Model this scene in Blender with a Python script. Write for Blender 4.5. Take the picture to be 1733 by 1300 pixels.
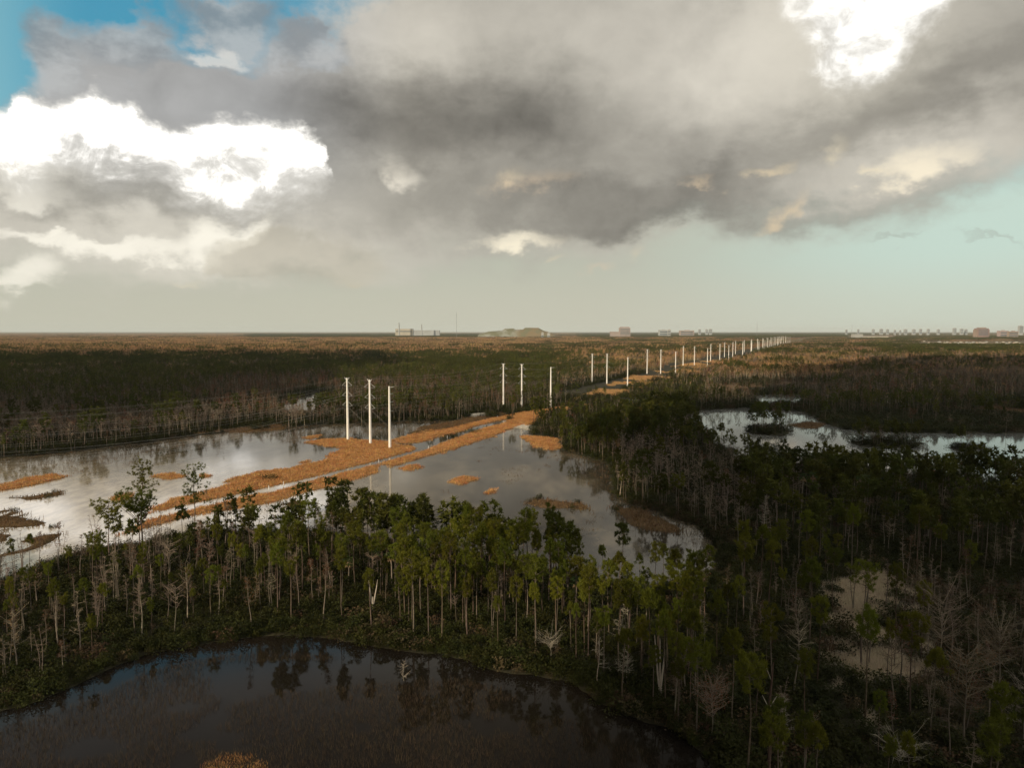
import bpy, math, random
import numpy as np
from mathutils import Vector

scene = bpy.context.scene
COL = scene.collection
for o in list(bpy.data.objects):
    bpy.data.objects.remove(o)
R = math.radians
RNG = np.random.default_rng(7)
random.seed(7)

# ------------------------------------------------------------------ camera
EYE = 55.0
PITCH = R(4.238)
FOC = 1201.0                       # focal length in photo pixels (photo is 1733 wide)
cam_d = bpy.data.cameras.new('camera')
cam = bpy.data.objects.new('camera', cam_d)
COL.objects.link(cam)
cam_d.sensor_width = 36.0
cam_d.lens = 36.0 * FOC / 1733.0
cam_d.clip_start = 0.5
cam_d.clip_end = 200000.0
cam.location = (0, 0, EYE)
cam.rotation_euler = (R(90) - PITCH, 0, 0)
scene.camera = cam


def ray(px, py):
    """direction in the world of a photo pixel"""
    x = (np.asarray(px, float) - 866.5) / FOC
    yy = (650.0 - np.asarray(py, float)) / FOC
    cy, sy = math.cos(PITCH), math.sin(PITCH)
    return x, cy + yy * sy, -sy + yy * cy


def gnd(px, py):
    """the place on level ground a photo pixel looks at"""
    x, y, z = ray(px, py)
    t = EYE / -np.minimum(z, -1e-4)
    return x * t, y * t


def gpt(px, py):
    a, b = gnd(px, py)
    return float(a), float(b)


def topx(X, Y, Z=0.0):
    cy, sy = math.cos(PITCH), math.sin(PITCH)
    dz = Z - EYE
    f = Y * cy - dz * sy
    u = Y * sy + dz * cy
    return 866.5 + FOC * X / f, 650.0 - FOC * u / f


def wpoly(pts):
    a = np.array(pts, float)
    x, y = gnd(a[:, 0], a[:, 1])
    return np.stack([x, y], 1)


# ------------------------------------------------------------------ sun, exposure
SUN_EL = R(21)
SHADOW = Vector((0.74, 0.67, 0)).normalized()          # where shadows point on the ground
SUN_DIR = Vector((-SHADOW.x * math.cos(SUN_EL), -SHADOW.y * math.cos(SUN_EL), math.sin(SUN_EL)))
sun_d = bpy.data.lights.new('sun', 'SUN')
sun_d.energy = 5.0
sun_d.angle = R(0.53)
sun_d.color = (1.0, 0.85, 0.64)
sun = bpy.data.objects.new('sun', sun_d)
COL.objects.link(sun)
sun.rotation_euler = SUN_DIR.to_track_quat('Z', 'Y').to_euler()
sun.location = (-300, -300, 400)

scene.view_settings.view_transform = 'Standard'
scene.view_settings.look = 'None'
scene.view_settings.exposure = 0.0
scene.view_settings.gamma = 1.0
scene.view_settings.use_curve_mapping = False
scene.render.engine = 'CYCLES'
cy_ = scene.cycles
cy_.max_bounces = 4
cy_.diffuse_bounces = 2
cy_.glossy_bounces = 2
cy_.transmission_bounces = 2
cy_.volume_bounces = 0
cy_.transparent_max_bounces = 8
cy_.use_denoising = True
cy_.denoiser = 'OPENIMAGEDENOISE'
cy_.denoising_input_passes = 'RGB_ALBEDO_NORMAL'
cy_.denoising_prefilter = 'ACCURATE'
cy_.caustics_reflective = False
cy_.caustics_refractive = False


# ------------------------------------------------------------------ node helper
class S:
    """a socket with arithmetic"""
    def __init__(self, nt, sock):
        self.nt, self.s = nt, sock

    def _m(self, op, *args, clamp=False):
        n = self.nt.nodes.new('ShaderNodeMath')
        n.operation = op
        n.use_clamp = clamp
        for i, a in enumerate((self,) + args):
            if isinstance(a, S):
                self.nt.links.new(a.s, n.inputs[i])
            else:
                n.inputs[i].default_value = float(a)
        return S(self.nt, n.outputs[0])

    def __add__(self, o): return self._m('ADD', o)
    __radd__ = __add__
    def __mul__(self, o): return self._m('MULTIPLY', o)
    __rmul__ = __mul__
    def __sub__(self, o): return self._m('SUBTRACT', o)
    def __rsub__(self, o): return (self * -1.0) + o
    def __truediv__(self, o): return self._m('DIVIDE', o)
    def sq(self): return self._m('MULTIPLY', self)
    def mx(self, o): return self._m('MAXIMUM', o)
    def mn(self, o): return self._m('MINIMUM', o)
    def pw(self, o): return self._m('POWER', o)
    def clamp(self): return self._m('MULTIPLY', 1.0, clamp=True)

    def ss(self, lo, hi):
        """smoothstep from lo to hi"""
        n = self.nt.nodes.new('ShaderNodeMapRange')
        n.interpolation_type = 'SMOOTHSTEP'
        self.nt.links.new(self.s, n.inputs[0])
        for k, v in ((1, lo), (2, hi), (3, 0.0), (4, 1.0)):
            n.inputs[k].default_value = v
        return S(self.nt, n.outputs[0])

    def curve(self, pts, lo, hi, vlo, vhi):
        """hand-drawn function: pts (x, value); x in [lo, hi], values in [vlo, vhi]"""
        t = (self - lo) / (hi - lo)
        n = self.nt.nodes.new('ShaderNodeFloatCurve')
        self.nt.links.new(t.s, n.inputs['Value'])
        c = n.mapping.curves[0]
        pts = sorted(((x - lo) / (hi - lo), (v - vlo) / (vhi - vlo)) for x, v in pts)
        while len(c.points) < len(pts):
            c.points.new(0.5, 0.5)
        for p, (x, v) in zip(c.points, pts):
            p.location = (min(max(x, 0), 1), min(max(v, 0), 1))
        n.mapping.use_clip = True
        n.mapping.update()
        return S(self.nt, n.outputs[0]) * (vhi - vlo) + vlo


def mixc(nt, f, a, b):
    n = nt.nodes.new('ShaderNodeMix')
    n.data_type = 'RGBA'
    n.blend_type = 'MIX'
    n.clamp_factor = True
    def put(sock, v):
        if isinstance(v, S):
            nt.links.new(v.s, sock)
        elif isinstance(v, (tuple, list)):
            sock.default_value = (*v[:3], 1)
        else:
            sock.default_value = v
    put(n.inputs[0], f)
    put(n.inputs[6], a)
    put(n.inputs[7], b)
    return S(nt, n.outputs[2])


def noise(nt, vec, scale, detail=4, rough=0.55, kind='FBM', dist=0.0, out=0):
    n = nt.nodes.new('ShaderNodeTexNoise')
    n.noise_dimensions = '3D'
    n.noise_type = kind
    n.inputs['Scale'].default_value = scale
    n.inputs['Detail'].default_value = detail
    n.inputs['Roughness'].default_value = rough
    n.inputs['Distortion'].default_value = dist
    if vec is not None:
        nt.links.new(vec, n.inputs['Vector'])
    return S(nt, n.outputs[out])


def srgb(r, g, b):
    f = lambda c: ((c / 255 + 0.055) / 1.055) ** 2.4 if c > 10 else c / 255 / 12.92
    return (f(r), f(g), f(b))


# ------------------------------------------------------------------ sky
def build_sky():
    w = bpy.data.worlds.new('World')
    scene.world = w
    w.use_nodes = True
    nt = w.node_tree
    nt.nodes.clear()
    L = nt.links.new
    out = nt.nodes.new('ShaderNodeOutputWorld')
    bg = nt.nodes.new('ShaderNodeBackground')
    STR = 0.1
    bg.inputs['Strength'].default_value = STR
    L(bg.outputs[0], out.inputs[0])
    nis = nt.nodes.new('ShaderNodeTexSky')
    nis.sky_type = 'NISHITA'
    nis.sun_disc = False
    nis.sun_elevation = SUN_EL
    nis.sun_rotation = math.atan2(SUN_DIR.x, SUN_DIR.y)
    nis.air_density = 1.0
    nis.dust_density = 0.6
    nis.ozone_density = 1.5
    tc = nt.nodes.new('ShaderNodeTexCoord')
    D = tc.outputs['Generated']
    sep = nt.nodes.new('ShaderNodeSeparateXYZ')
    L(D, sep.inputs[0])
    x, y, z = (S(nt, sep.outputs[k]) for k in range(3))
    K = 1201.0
    az = x._m('ARCTAN2', y) * K                    # azimuth and height above the horizon, 1201 units to the radian
    el = z._m('ARCSINE') * K

    def sky(px, py):
        dx, dy, dz = ray(px, py)
        n = math.sqrt(dx * dx + dy * dy + dz * dz)
        return float(np.arctan2(dx, dy) * K), float(np.arcsin(dz / n) * K)

    def P(pts):
        return [sky(*p) for p in pts]

    def crv(s, pts):
        q = P(pts)
        q = [(-1500, q[0][1])] + q + [(1500, q[-1][1])]
        return s.curve(q, -1500, 1500, -100, 800)

    def vec(sx, sy, sz, offs=0.0):
        c = nt.nodes.new('ShaderNodeCombineXYZ')
        for i, s_ in enumerate((sx, sy, sz)):
            if isinstance(s_, S):
                L(s_.s, c.inputs[i])
            else:
                c.inputs[i].default_value = s_
        return c.outputs[0]

    # a cloud-deck coordinate: flattens towards the horizon as a real deck does
    zz = z.mx(0.0) + 0.16
    deck = vec(x / zz, y / zz, el * 0.0008)
    big = noise(nt, deck, 0.9, 5, 0.55)            # broad masses
    med = noise(nt, D, 7.0, 8, 0.58)               # lumps
    med2 = noise(nt, vec(x, y, z * 1.7 + 5.0), 10.0, 9, 0.6)
    fine = noise(nt, vec(x + 3.0, y, z * 1.3), 26.0, 8, 0.6)
    bil = noise(nt, vec(x, y, z * 1.2 + 9.0), 17.0, 7, 0.62, dist=0.6)      # rounded heads inside the bank
    strk = noise(nt, vec(az * 0.0022, el * 0.011, 2.0), 1.0, 6, 0.55)
    # two warped copies of the coordinates: lumpy and soft
    wa = az + (med - 0.5) * 110 + (fine - 0.5) * 50
    we = el + (med2 - 0.5) * 95 + (fine - 0.5) * 42
    sa = az + (med - 0.5) * 210
    se = el + (med2 - 0.5) * 170 + (big - 0.5) * 60

    def blob(a, e, px, py, rx, ry, rot=0.0, soft=(1.25, 0.2)):
        ca, ce = sky(px, py)
        da, de = a - ca, e - ce
        if rot:
            c, s_ = math.cos(R(rot)), math.sin(R(rot))
            da, de = da * c + de * s_, de * c - da * s_
        r = ((da / rx).sq() + (de / ry).sq())._m('SQRT')
        return 1.0 - r.ss(soft[1], soft[0])

    # --- clear air behind the clouds
    nc = nt.nodes.new('ShaderNodeMix')
    nc.data_type = 'RGBA'
    nc.blend_type = 'MULTIPLY'
    nc.inputs[0].default_value = 1.0
    L(nis.outputs[0], nc.inputs[6])
    nc.inputs[7].default_value = (0.62, 1.12, 0.98, 1)
    g = 1.0 / STR
    col = lambda r, g_, b: tuple(c * g for c in srgb(r, g_, b))
    up = el.ss(20, 420)
    right = az.ss(100, 700)
    low = mixc(nt, right, col(196, 194, 176), col(203, 210, 194))
    mid = mixc(nt, right, col(188, 190, 174), col(200, 220, 208))
    lowmid = mixc(nt, el.ss(0, 130), low, mid)
    blue = mixc(nt, az.ss(-800, -620), col(150, 205, 215), col(76, 163, 196))
    blue = mixc(nt, 0.35, blue, S(nt, nc.outputs[2]))
    c = mixc(nt, el.ss(170, 360), lowmid, blue)

    # --- grey deck
    bottom = crv(sa, [(-400, 470), (0, 478), (340, 486), (520, 478), (700, 462), (850, 446), (1000, 440), (1150, 410),
                      (1300, 402), (1420, 384), (1560, 368), (1733, 312), (2000, 230)])
    d = se - bottom
    cover = d.ss(-34, 30)
    tone = 0.405 + (big - 0.5) * 0.16 + (med - 0.5) * 0.17 + (strk - 0.5) * 0.10 + (fine - 0.5) * 0.07 + (bil - 0.5) * 0.13
    lit = [   # px, py, rx, ry, added light
        (640, 30, 170, 120, 0.14), (760, 80, 160, 90, 0.06), (1560, 240, 240, 90, 0.02), (1080, 60, 220, 120, 0.09),
        (120, 430, 330, 90, 0.19), (420, 400, 230, 90, 0.10), (620, 440, 260, 60, 0.10), (1500, 300, 230, 50, 0.10),
        (1150, 430, 260, 40, 0.10), (1290, 100, 150, 150, 0.20), (1700, 240, 120, 60, 0.10)]
    drk = [
        (740, 190, 300, 95, 0.16), (1000, 340, 340, 55, 0.16), (560, 215, 90, 60, 0.05), (1230, 250, 230, 80, 0.05),
        (200, 330, 260, 34, 0.10), (880, 250, 260, 70, 0.06), (1450, 180, 190, 60, 0.03), (1560, 350, 230, 30, 0.03)]
    for px, py, rx, ry, v in lit:
        tone = tone + blob(sa, se, px, py, rx, ry) * v
    for px, py, rx, ry, v in drk:
        tone = tone - blob(sa, se, px, py, rx, ry) * v
    for px, py, rx, ry, rot, v in ((1500, 185, 270, 52, 20, 0.13), (1640, 110, 130, 60, 30, 0.07), (1430, 352, 330, 30, 12, 0.10), (1120, 372, 260, 24, 4, 0.08),
                                   (430, 172, 240, 26, -6, 0.02), (230, 328, 300, 24, -3, 0.05)):
        tone = tone - blob(sa, se, px, py, rx, ry, rot, (1.3, 0.0)) * v
    tone = tone.mx(0.06) * (1.0 - 0.66 * el.ss(500, 680))
    warm = mixc(nt, az.ss(-420, -150), (1.0, 1.0, 0.99), (1.065, 1.0, 0.865))
    warm = mixc(nt, 1.0 - el.ss(150, 330), warm, (1.06, 1.0, 0.86))
    vm = nt.nodes.new('ShaderNodeVectorMath')
    vm.operation = 'SCALE'
    L(warm.s, vm.inputs[0])
    L((tone * g).s, vm.inputs[3])
    grey = S(nt, vm.outputs[0])
    # thin cloud near the horizon melts into the haze
    c = mixc(nt, cover * (0.55 + 0.45 * d.ss(-20, 70)), c, grey)

    # --- blue window, upper left, with the clouds that drift over it
    hole = crv(sa, [(-500, 300), (-60, 250), (0, 212), (55, 158), (120, 108), (200, 92), (270, 104), (340, 130), (420, 122),
                    (470, 92), (530, 62), (590, 22), (650, -35), (760, -160), (1100, -400)])
    hm = (se - hole).ss(-16, 46) * az.ss(-1500, -1050) * (1.0 - el.ss(470, 550))
    c = mixc(nt, hm, c, blue)
    drift = blob(sa, se, 395, 40, 95, 52).mx(blob(sa, se, 112, 92, 52, 50)).mx(blob(sa, se, 235, 82, 85, 48)).mx(blob(sa, se, 520, 80, 60, 34))
    c = mixc(nt, (drift * 1.5 + (bil - 0.5) * 1.4 + (fine - 0.5) * 0.6 - 0.15).clamp() * drift.ss(0.0, 0.25) * 0.85, c, mixc(nt, med2.ss(0.38, 0.62), col(138, 145, 150), col(186, 188, 188)))
    puff = blob(wa, we, 372, 106, 56, 17, 4).mx(blob(wa, we, 395, 96, 22, 22))
    c = mixc(nt, (puff + (fine - 0.5) * 0.8).ss(0.1, 0.9) * 0.75, c, col(222, 220, 214))

    # --- the sunlit bank on the left, burnt out
    top = crv(wa, [(-400, 120), (-100, 165), (0, 176), (45, 138), (95, 160), (135, 158), (162, 143), (205, 168), (250, 196), (330, 206),
                   (400, 200), (470, 206), (540, 222), (551, 232), (560, 330), (640, 400), (1000, 520)])
    under = crv(se * 0 + sa, [(-400, 300), (0, 290), (120, 262), (220, 285), (300, 306), (420, 314), (540, 316), (700, 330)])
    edge = (top - we + (bil - 0.5) * 26).ss(-5, 20)
    fade = (se + (bil - 0.5) * 60 - under).ss(-60, 62)
    bank = edge * fade * (1.0 - (wa + (fine - 0.5) * 40).ss(*[sky(px_, 260)[0] for px_ in (533, 562)]))
    bank = bank * az.ss(-1350, -1000)
    shade = (fade * 0.75 + (bil - 0.5) * 1.3 + (med - 0.5) * 0.9)
    rim = (top - we).ss(2, 30)
    bcol = mixc(nt, shade.ss(-0.15, 0.40), tuple(0.72 * g * k for k in (1.0, 0.96, 0.86)), tuple(0.98 * g * k for k in (1.0, 0.97, 0.90)))
    bcol = mixc(nt, (shade.ss(0.30, 0.70) * rim), bcol, tuple(2.2 * g * k for k in (1.0, 0.975, 0.93)))
    c = mixc(nt, bank, c, bcol)

    # --- white break, upper right
    br = crv(wa, [(1000, -300), (1270, -60), (1320, 40), (1340, 84), (1385, 110), (1398, 146), (1450, 132), (1520, 108), (1532, 90), (1570, 55),
                  (1615, 5), (1690, -60), (1900, -300)])
    b1 = (we - br + (bil - 0.5) * 46 + (fine - 0.5) * 30).ss(-16, 44) * (sa + (big - 0.5) * 120 + (bil - 0.5) * 90).ss(*[sky(px_, 60)[0] for px_ in (1270, 1425)])
    c = mixc(nt, b1, c, mixc(nt, (med * 0.5 + bil * 0.5).ss(0.38, 0.60), tuple(0.72 * g * k for k in (1, 0.97, 0.90)), tuple(1.9 * g * k for k in (1.0, 0.985, 0.94))))
    halo = blob(sa, se, 1420, 70, 210, 150)
    c = mixc(nt, halo * 0.28 * (1.0 - b1), c, col(235, 228, 210))

    # --- small lit tatters
    spots = [  # px, py, rx, ry, tilt, strength, colour
        (878, 407, 80, 18, 3, 1.0, (250, 240, 215)), (905, 305, 95, 22, 5, 0.55, (214, 190, 160)), (870, 296, 28, 20, 20, 0.5, (236, 216, 180)),
        (1300, 292, 55, 13, 12, 0.75, (232, 212, 176)), (1180, 302, 34, 10, -12, 0.6, (205, 184, 155)), (1410, 262, 34, 28, 40, 0.7, (238, 224, 194)),
        (1560, 278, 75, 22, 12, 0.95, (252, 240, 214)), (1490, 292, 30, 12, 10, 0.8, (240, 226, 196)), (1340, 352, 55, 12, 36, 0.7, (222, 202, 170)),
        (684, 292, 36, 24, -40, 0.7, (240, 232, 215)), (940, 442, 30, 8, 20, 0.6, (226, 210, 180)), (1010, 452, 36, 10, 20, 0.6, (218, 198, 172)),
        (1140, 395, 60, 14, 10, 0.4, (214, 198, 172)), (1075, 425, 30, 14, 40, 0.4, (218, 204, 176)), (1700, 250, 90, 40, 15, 0.25, (205, 198, 180)),
        (560, 462, 60, 10, 5, 0.35, (205, 195, 165)), (320, 478, 40, 7, 5, 0.45, (235, 222, 190)), (600, 470, 30, 7, 8, 0.4, (214, 196, 160))]
    for px, py, rx, ry, rot, v, cc in spots:
        m = blob(wa, we, px, py, rx * 1.2, ry * 1.25, rot, (1.45, -0.35)) * v * 1.15
        c = mixc(nt, (m * 0.9 + (fine - 0.5) * 1.1 + (med2 - 0.5) * 0.9).ss(0.12, 1.0) * m.ss(0.0, 0.35) * (0.55 + 0.45 * v), c, col(*cc))
    # bright bands low on the left
    bands = [(110, 408, 150, 15, 0, 1.0), (230, 424, 130, 20, 0, 1.0), (350, 405, 60, 34, 30, 1.2), (420, 380, 42, 20, 25, 0.8), (45, 470, 62, 24, 24, 1.1),
             (10, 486, 60, 11, 0, 1.0), (90, 392, 18, 9, 0, 1.0), (40, 330, 70, 14, 0, 0.5), (20, 300, 120, 40, 0, 0.55)]
    for px, py, rx, ry, rot, v in bands:
        m = blob(wa, we, px, py, rx, ry, rot, (1.35, 0.15)) * v
        c = mixc(nt, (m * (0.1 + med2 * 1.0 + fine * 0.5)).ss(0.08, 1.05), c, tuple(1.0 * g * k for k in (1.0, 0.95, 0.82)))
    # dull lump standing in front of the bright band
    lump = blob(wa, we, 440, 425, 85, 46, 8, (1.05, 0.8)).mx(blob(wa, we, 540, 440, 130, 40, 0, (1.2, 0.6)))
    c = mixc(nt, lump * 0.5, c, mixc(nt, med2.ss(0.35, 0.65), col(164, 158, 142), col(196, 188, 168)))
    thin = blob(sa, se, 1690, 408, 60, 6).mx(blob(sa, se, 1510, 400, 40, 6))
    c = mixc(nt, thin * 0.3, c, col(150, 150, 140))
    # air just over the horizon
    c = mixc(nt, (1.0 - el.ss(-20, 120)) * 0.72, c, low)
    # below the horizon only the ground would be seen
    c = mixc(nt, 1.0 - z.ss(-0.03, 0.0), c, col(70, 66, 56))
    L(c.s, bg.inputs['Color'])


build_sky()


# ------------------------------------------------------------------ mesh helper
class MB:
    """collects triangles and quads with material slots, links them as one mesh object"""
    def __init__(self):
        self.v, self.f, self.m, self.n, self.sm = [], [], [], 0, []

    def add(self, v, f, mat=0, smooth=False):
        v = np.asarray(v, np.float32).reshape(-1, 3)
        f = np.asarray(f, np.int32)
        self.v.append(v)
        self.f.append(f + self.n)
        self.m.append(np.full(len(f), mat, np.int32))
        self.sm.append(np.full(len(f), smooth, bool))
        self.n += len(v)
        return self

    def mesh(self, name, mats):
        me = bpy.data.meshes.new(name)
        v = np.concatenate(self.v)
        me.vertices.add(len(v))
        me.vertices.foreach_set('co', v.ravel())
        tot = np.concatenate([np.full(len(f), f.shape[1], np.int32) for f in self.f])
        idx = np.concatenate([f.ravel() for f in self.f])
        start = np.concatenate([[0], np.cumsum(tot)[:-1]]).astype(np.int32)
        me.loops.add(len(idx))
        me.loops.foreach_set('vertex_index', idx)
        me.polygons.add(len(tot))
        me.polygons.foreach_set('loop_start', start)
        me.polygons.foreach_set('loop_total', tot)
        for m in mats:
            me.materials.append(m)
        me.polygons.foreach_set('material_index', np.concatenate(self.m))
        me.polygons.foreach_set('use_smooth', np.concatenate(self.sm))
        me.update(calc_edges=True)
        return me

    def build(self, name, mats, parent=None):
        o = bpy.data.objects.new(name, self.mesh(name, mats if isinstance(mats, (list, tuple)) else [mats]))
        COL.objects.link(o)
        if parent is not None:
            o.parent = parent
        return o


def tube(mb, pts, rad, sides=6, mat=0, cap=True):
    pts = np.asarray(pts, float)
    n = len(pts)
    rad = np.broadcast_to(np.asarray(rad, float), (n,))
    tan = np.gradient(pts, axis=0)
    tan /= np.linalg.norm(tan, axis=1)[:, None] + 1e-9
    ref = np.array([0.31, 0.95, 0.05]) if abs(tan[0][2]) > 0.6 else np.array([0, 0, 1.0])
    u = np.cross(tan, ref)
    u /= np.linalg.norm(u, axis=1)[:, None] + 1e-9
    w = np.cross(tan, u)
    a = np.arange(sides) * 2 * math.pi / sides
    ring = pts[:, None, :] + rad[:, None, None] * (np.cos(a)[None, :, None] * u[:, None, :] + np.sin(a)[None, :, None] * w[:, None, :])
    i = np.arange(n - 1)[:, None] * sides
    k = np.arange(sides)[None, :]
    k2 = (k + 1) % sides
    f = np.stack([i + k, i + k2, i + sides + k2, i + sides + k], -1).reshape(-1, 4)
    mb.add(ring.reshape(-1, 3), f, mat, sides > 4)
    if cap and sides >= 3:
        c = pts[-1]
        vv = np.concatenate([ring[-1], [c]])
        mb.add(vv, np.stack([np.arange(sides), (np.arange(sides) + 1) % sides, np.full(sides, sides)], -1), mat)


def box(mb, x0, x1, y0, y1, z0, z1, mat=0):
    v = [(x, y, z) for z in (z0, z1) for y in (y0, y1) for x in (x0, x1)]
    mb.add(v, [(0, 2, 3, 1), (4, 5, 7, 6), (0, 1, 5, 4), (2, 6, 7, 3), (0, 4, 6, 2), (1, 3, 7, 5)], mat)


def blades(mb, c, d, length, width, rng, mat=0):
    """thin triangles from points c along directions d"""
    c = np.asarray(c, float)
    n = len(c)
    d = d / (np.linalg.norm(d, axis=1)[:, None] + 1e-9)
    s = np.cross(d, rng.normal(size=(n, 3)))
    s /= np.linalg.norm(s, axis=1)[:, None] + 1e-9
    width = np.broadcast_to(width, (n,))[:, None]
    length = np.broadcast_to(length, (n,))[:, None]
    v = np.stack([c - s * width / 2, c + s * width / 2, c + d * length], 1)
    mb.add(v.reshape(-1, 3), np.arange(3 * n).reshape(-1, 3), mat)


def leaves(mb, c, size, rng, mat=0, up=0.5):
    """leaf-sized quads at points c with random turn"""
    c = np.asarray(c, float)
    n = len(c)
    nrm = rng.normal(size=(n, 3))
    nrm[:, 2] = np.abs(nrm[:, 2]) + up
    nrm /= np.linalg.norm(nrm, axis=1)[:, None]
    a = np.cross(nrm, rng.normal(size=(n, 3)))
    a /= np.linalg.norm(a, axis=1)[:, None] + 1e-9
    b = np.cross(nrm, a)
    s = (np.broadcast_to(size, (n,)) * rng.uniform(0.6, 1.3, n))[:, None]
    v = np.stack([c - a * s * .5, c + b * s * .28, c + a * s * .6, c - b * s * .28], 1)
    mb.add(v.reshape(-1, 3), np.arange(4 * n).reshape(-1, 4), mat)


def tag(o, label=None, cat=None, group=None, kind=None):
    if label: o['label'] = label
    if cat: o['category'] = cat
    if group: o['group'] = group
    if kind: o['kind'] = kind
    return o


def empty(name, loc, rz=0.0):
    o = bpy.data.objects.new(name, None)
    o.empty_display_size = 0.5
    COL.objects.link(o)
    o.location = loc
    o.rotation_euler = (0, 0, rz)
    return o


def copy_tree(o, parent=None):
    c = o.copy()
    COL.objects.link(c)
    c.parent = parent
    for ch in o.children:
        copy_tree(ch, c)
    return c


# ------------------------------------------------------------------ materials
def mat(name, color, rough=0.9, var=0.25, nscale=0.0, namt=0.3, color2=None, translucent=0.0, spec=0.1, tint=None):
    m = bpy.data.materials.new(name)
    m.use_nodes = True
    nt = m.node_tree
    L = nt.links.new
    p = nt.nodes['Principled BSDF']
    p.inputs['Roughness'].default_value = rough
    p.inputs['Specular IOR Level'].default_value = spec
    c = mixc(nt, 0.0, color, color)
    oi = nt.nodes.new('ShaderNodeObjectInfo')
    rnd = S(nt, oi.outputs['Random'])
    if color2 is not None:
        c = mixc(nt, rnd, color, color2)
    if nscale:
        tc = nt.nodes.new('ShaderNodeTexCoord')
        n = noise(nt, tc.outputs['Object'], nscale, 4, 0.6)
        c = mixc(nt, (n.ss(0.3, 0.7)) * namt, c, tint if tint else tuple(v * 0.35 for v in color))
    if var:
        h = nt.nodes.new('ShaderNodeHueSaturation')
        r2 = (rnd * 7.31)._m('FRACT')
        L((1.0 + (r2 - 0.5) * (2 * var)).s, h.inputs['Value'])
        L((0.5 + ((rnd * 3.77)._m('FRACT') - 0.5) * 0.04).s, h.inputs['Hue'])
        L(c.s, h.inputs['Color'])
        c = S(nt, h.outputs[0])
    L(c.s, p.inputs['Base Color'])
    if translucent:
        tr = nt.nodes.new('ShaderNodeBsdfTranslucent')
        L(c.s, tr.inputs[0])
        mx = nt.nodes.new('ShaderNodeMixShader')
        mx.inputs[0].default_value = translucent
        L(p.outputs[0], mx.inputs[1])
        L(tr.outputs[0], mx.inputs[2])
        L(mx.outputs[0], nt.nodes['Material Output'].inputs[0])
    return m


M = {}
M['needles'] = mat('pine_needles', (0.128, 0.132, 0.012), 0.75, 0.3, 0.5, 0.25, (0.085, 0.092, 0.012), 0.35)
M['far_needles'] = mat('dark_pine_needles', (0.082, 0.084, 0.013), 0.8, 0.35, 0.5, 0.3, (0.050, 0.055, 0.011), 0.3)
M['bark'] = mat('pine_bark', (0.125, 0.085, 0.058), 0.95, 0.3, 1.5, 0.6, (0.15, 0.12, 0.095))
M['grey_bark'] = mat('grey_bark', (0.24, 0.195, 0.145), 0.95, 0.3, 1.2, 0.5, (0.15, 0.12, 0.09))
M['dead_wood'] = mat('bleached_wood', (0.42, 0.36, 0.28), 0.9, 0.15, 2.0, 0.35)
M['dead_grey'] = mat('grey_dead_wood', (0.30, 0.255, 0.195), 0.9, 0.15, 2.0, 0.4)
M['twigs'] = mat('grey_twigs', (0.20, 0.155, 0.11), 0.95, 0.3, 0, 0, (0.135, 0.10, 0.07))
M['rust'] = mat('rust_needles', (0.17, 0.075, 0.035), 0.9, 0.3, 0, 0, (0.12, 0.06, 0.035), 0.25)
M['shrub'] = mat('shrub_leaves', (0.036, 0.037, 0.008), 0.7, 0.35, 0.35, 0.4, (0.026, 0.030, 0.008), 0.15, 0.08)
M['shrub_brown'] = mat('brown_shrub', (0.085, 0.055, 0.03), 0.9, 0.35, 0, 0, (0.06, 0.05, 0.025), 0.2)
M['palm'] = mat('palm_frond', (0.05, 0.075, 0.02), 0.6, 0.2, 0, 0, None, 0.2)
M['palm_dead'] = mat('dead_frond', (0.24, 0.16, 0.09), 0.9, 0.2)
M['orange'] = mat('orange_grass', (0.52, 0.31, 0.13), 0.9, 0.3, 0, 0, (0.40, 0.175, 0.055), 0.3)
M['brown_grass'] = mat('brown_grass', (0.15, 0.09, 0.04), 0.9, 0.3, 0, 0, (0.10, 0.065, 0.035), 0.25)
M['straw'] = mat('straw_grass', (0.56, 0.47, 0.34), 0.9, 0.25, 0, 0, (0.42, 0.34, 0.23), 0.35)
M['sedge'] = mat('brown_sedge', (0.075, 0.052, 0.030), 0.9, 0.3, 0, 0, (0.05, 0.036, 0.02), 0.2)
M['concrete'] = mat('pale_concrete', (0.78, 0.74, 0.66), 0.7, 0.03, 0.4, 0.25, None, 0, 0.3, (0.60, 0.56, 0.48))
M['steel'] = mat('galvanised_steel', (0.50, 0.50, 0.47), 0.5, 0.05, 2.0, 0.3, None, 0, 0.4)
M['polymer'] = mat('grey_polymer', (0.36, 0.38, 0.38), 0.5, 0.05, 3.0, 0.2)
M['cable'] = mat('weathered_cable', (0.26, 0.25, 0.23), 0.5, 0.05, 0.3, 0.2)
M['white_paint'] = mat('white_paint', (0.8, 0.79, 0.75), 0.6, 0.03, 3.0, 0.2)


# ------------------------------------------------------------------ land and water shapes, drawn on the level ground
POND = wpoly([(-700, 1240), (-250, 1240), (0, 1204), (60, 1186), (120, 1166), (200, 1128), (262, 1108), (345, 1092), (420, 1082), (480, 1080), (560, 1084), (620, 1093),
              (700, 1104), (780, 1118), (850, 1132), (920, 1144), (965, 1152), (1000, 1185), (1040, 1208), (1100, 1225), (1150, 1246), (1195, 1280),
              (1230, 1330), (1280, 1480), (1400, 2200), (-2200, 2200)])
MARSH = wpoly([(-500, 800), (-80, 782), (0, 776), (100, 767), (225, 752), (345, 736), (440, 728), (560, 719), (690, 714), (760, 712), (850, 704),
               (880, 716), (893, 727), (935, 748), (955, 765), (1000, 776), (1030, 792), (1042, 832), (1062, 852), (1120, 866), (1180, 890),
               (1214, 930), (1218, 962), (1180, 990), (1080, 1000), (960, 975), (850, 950), (740, 935), (650, 918), (540, 906), (400, 902), (280, 915),
               (200, 930), (130, 940), (70, 960), (0, 985), (-300, 1010), (-600, 1010)])
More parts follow.
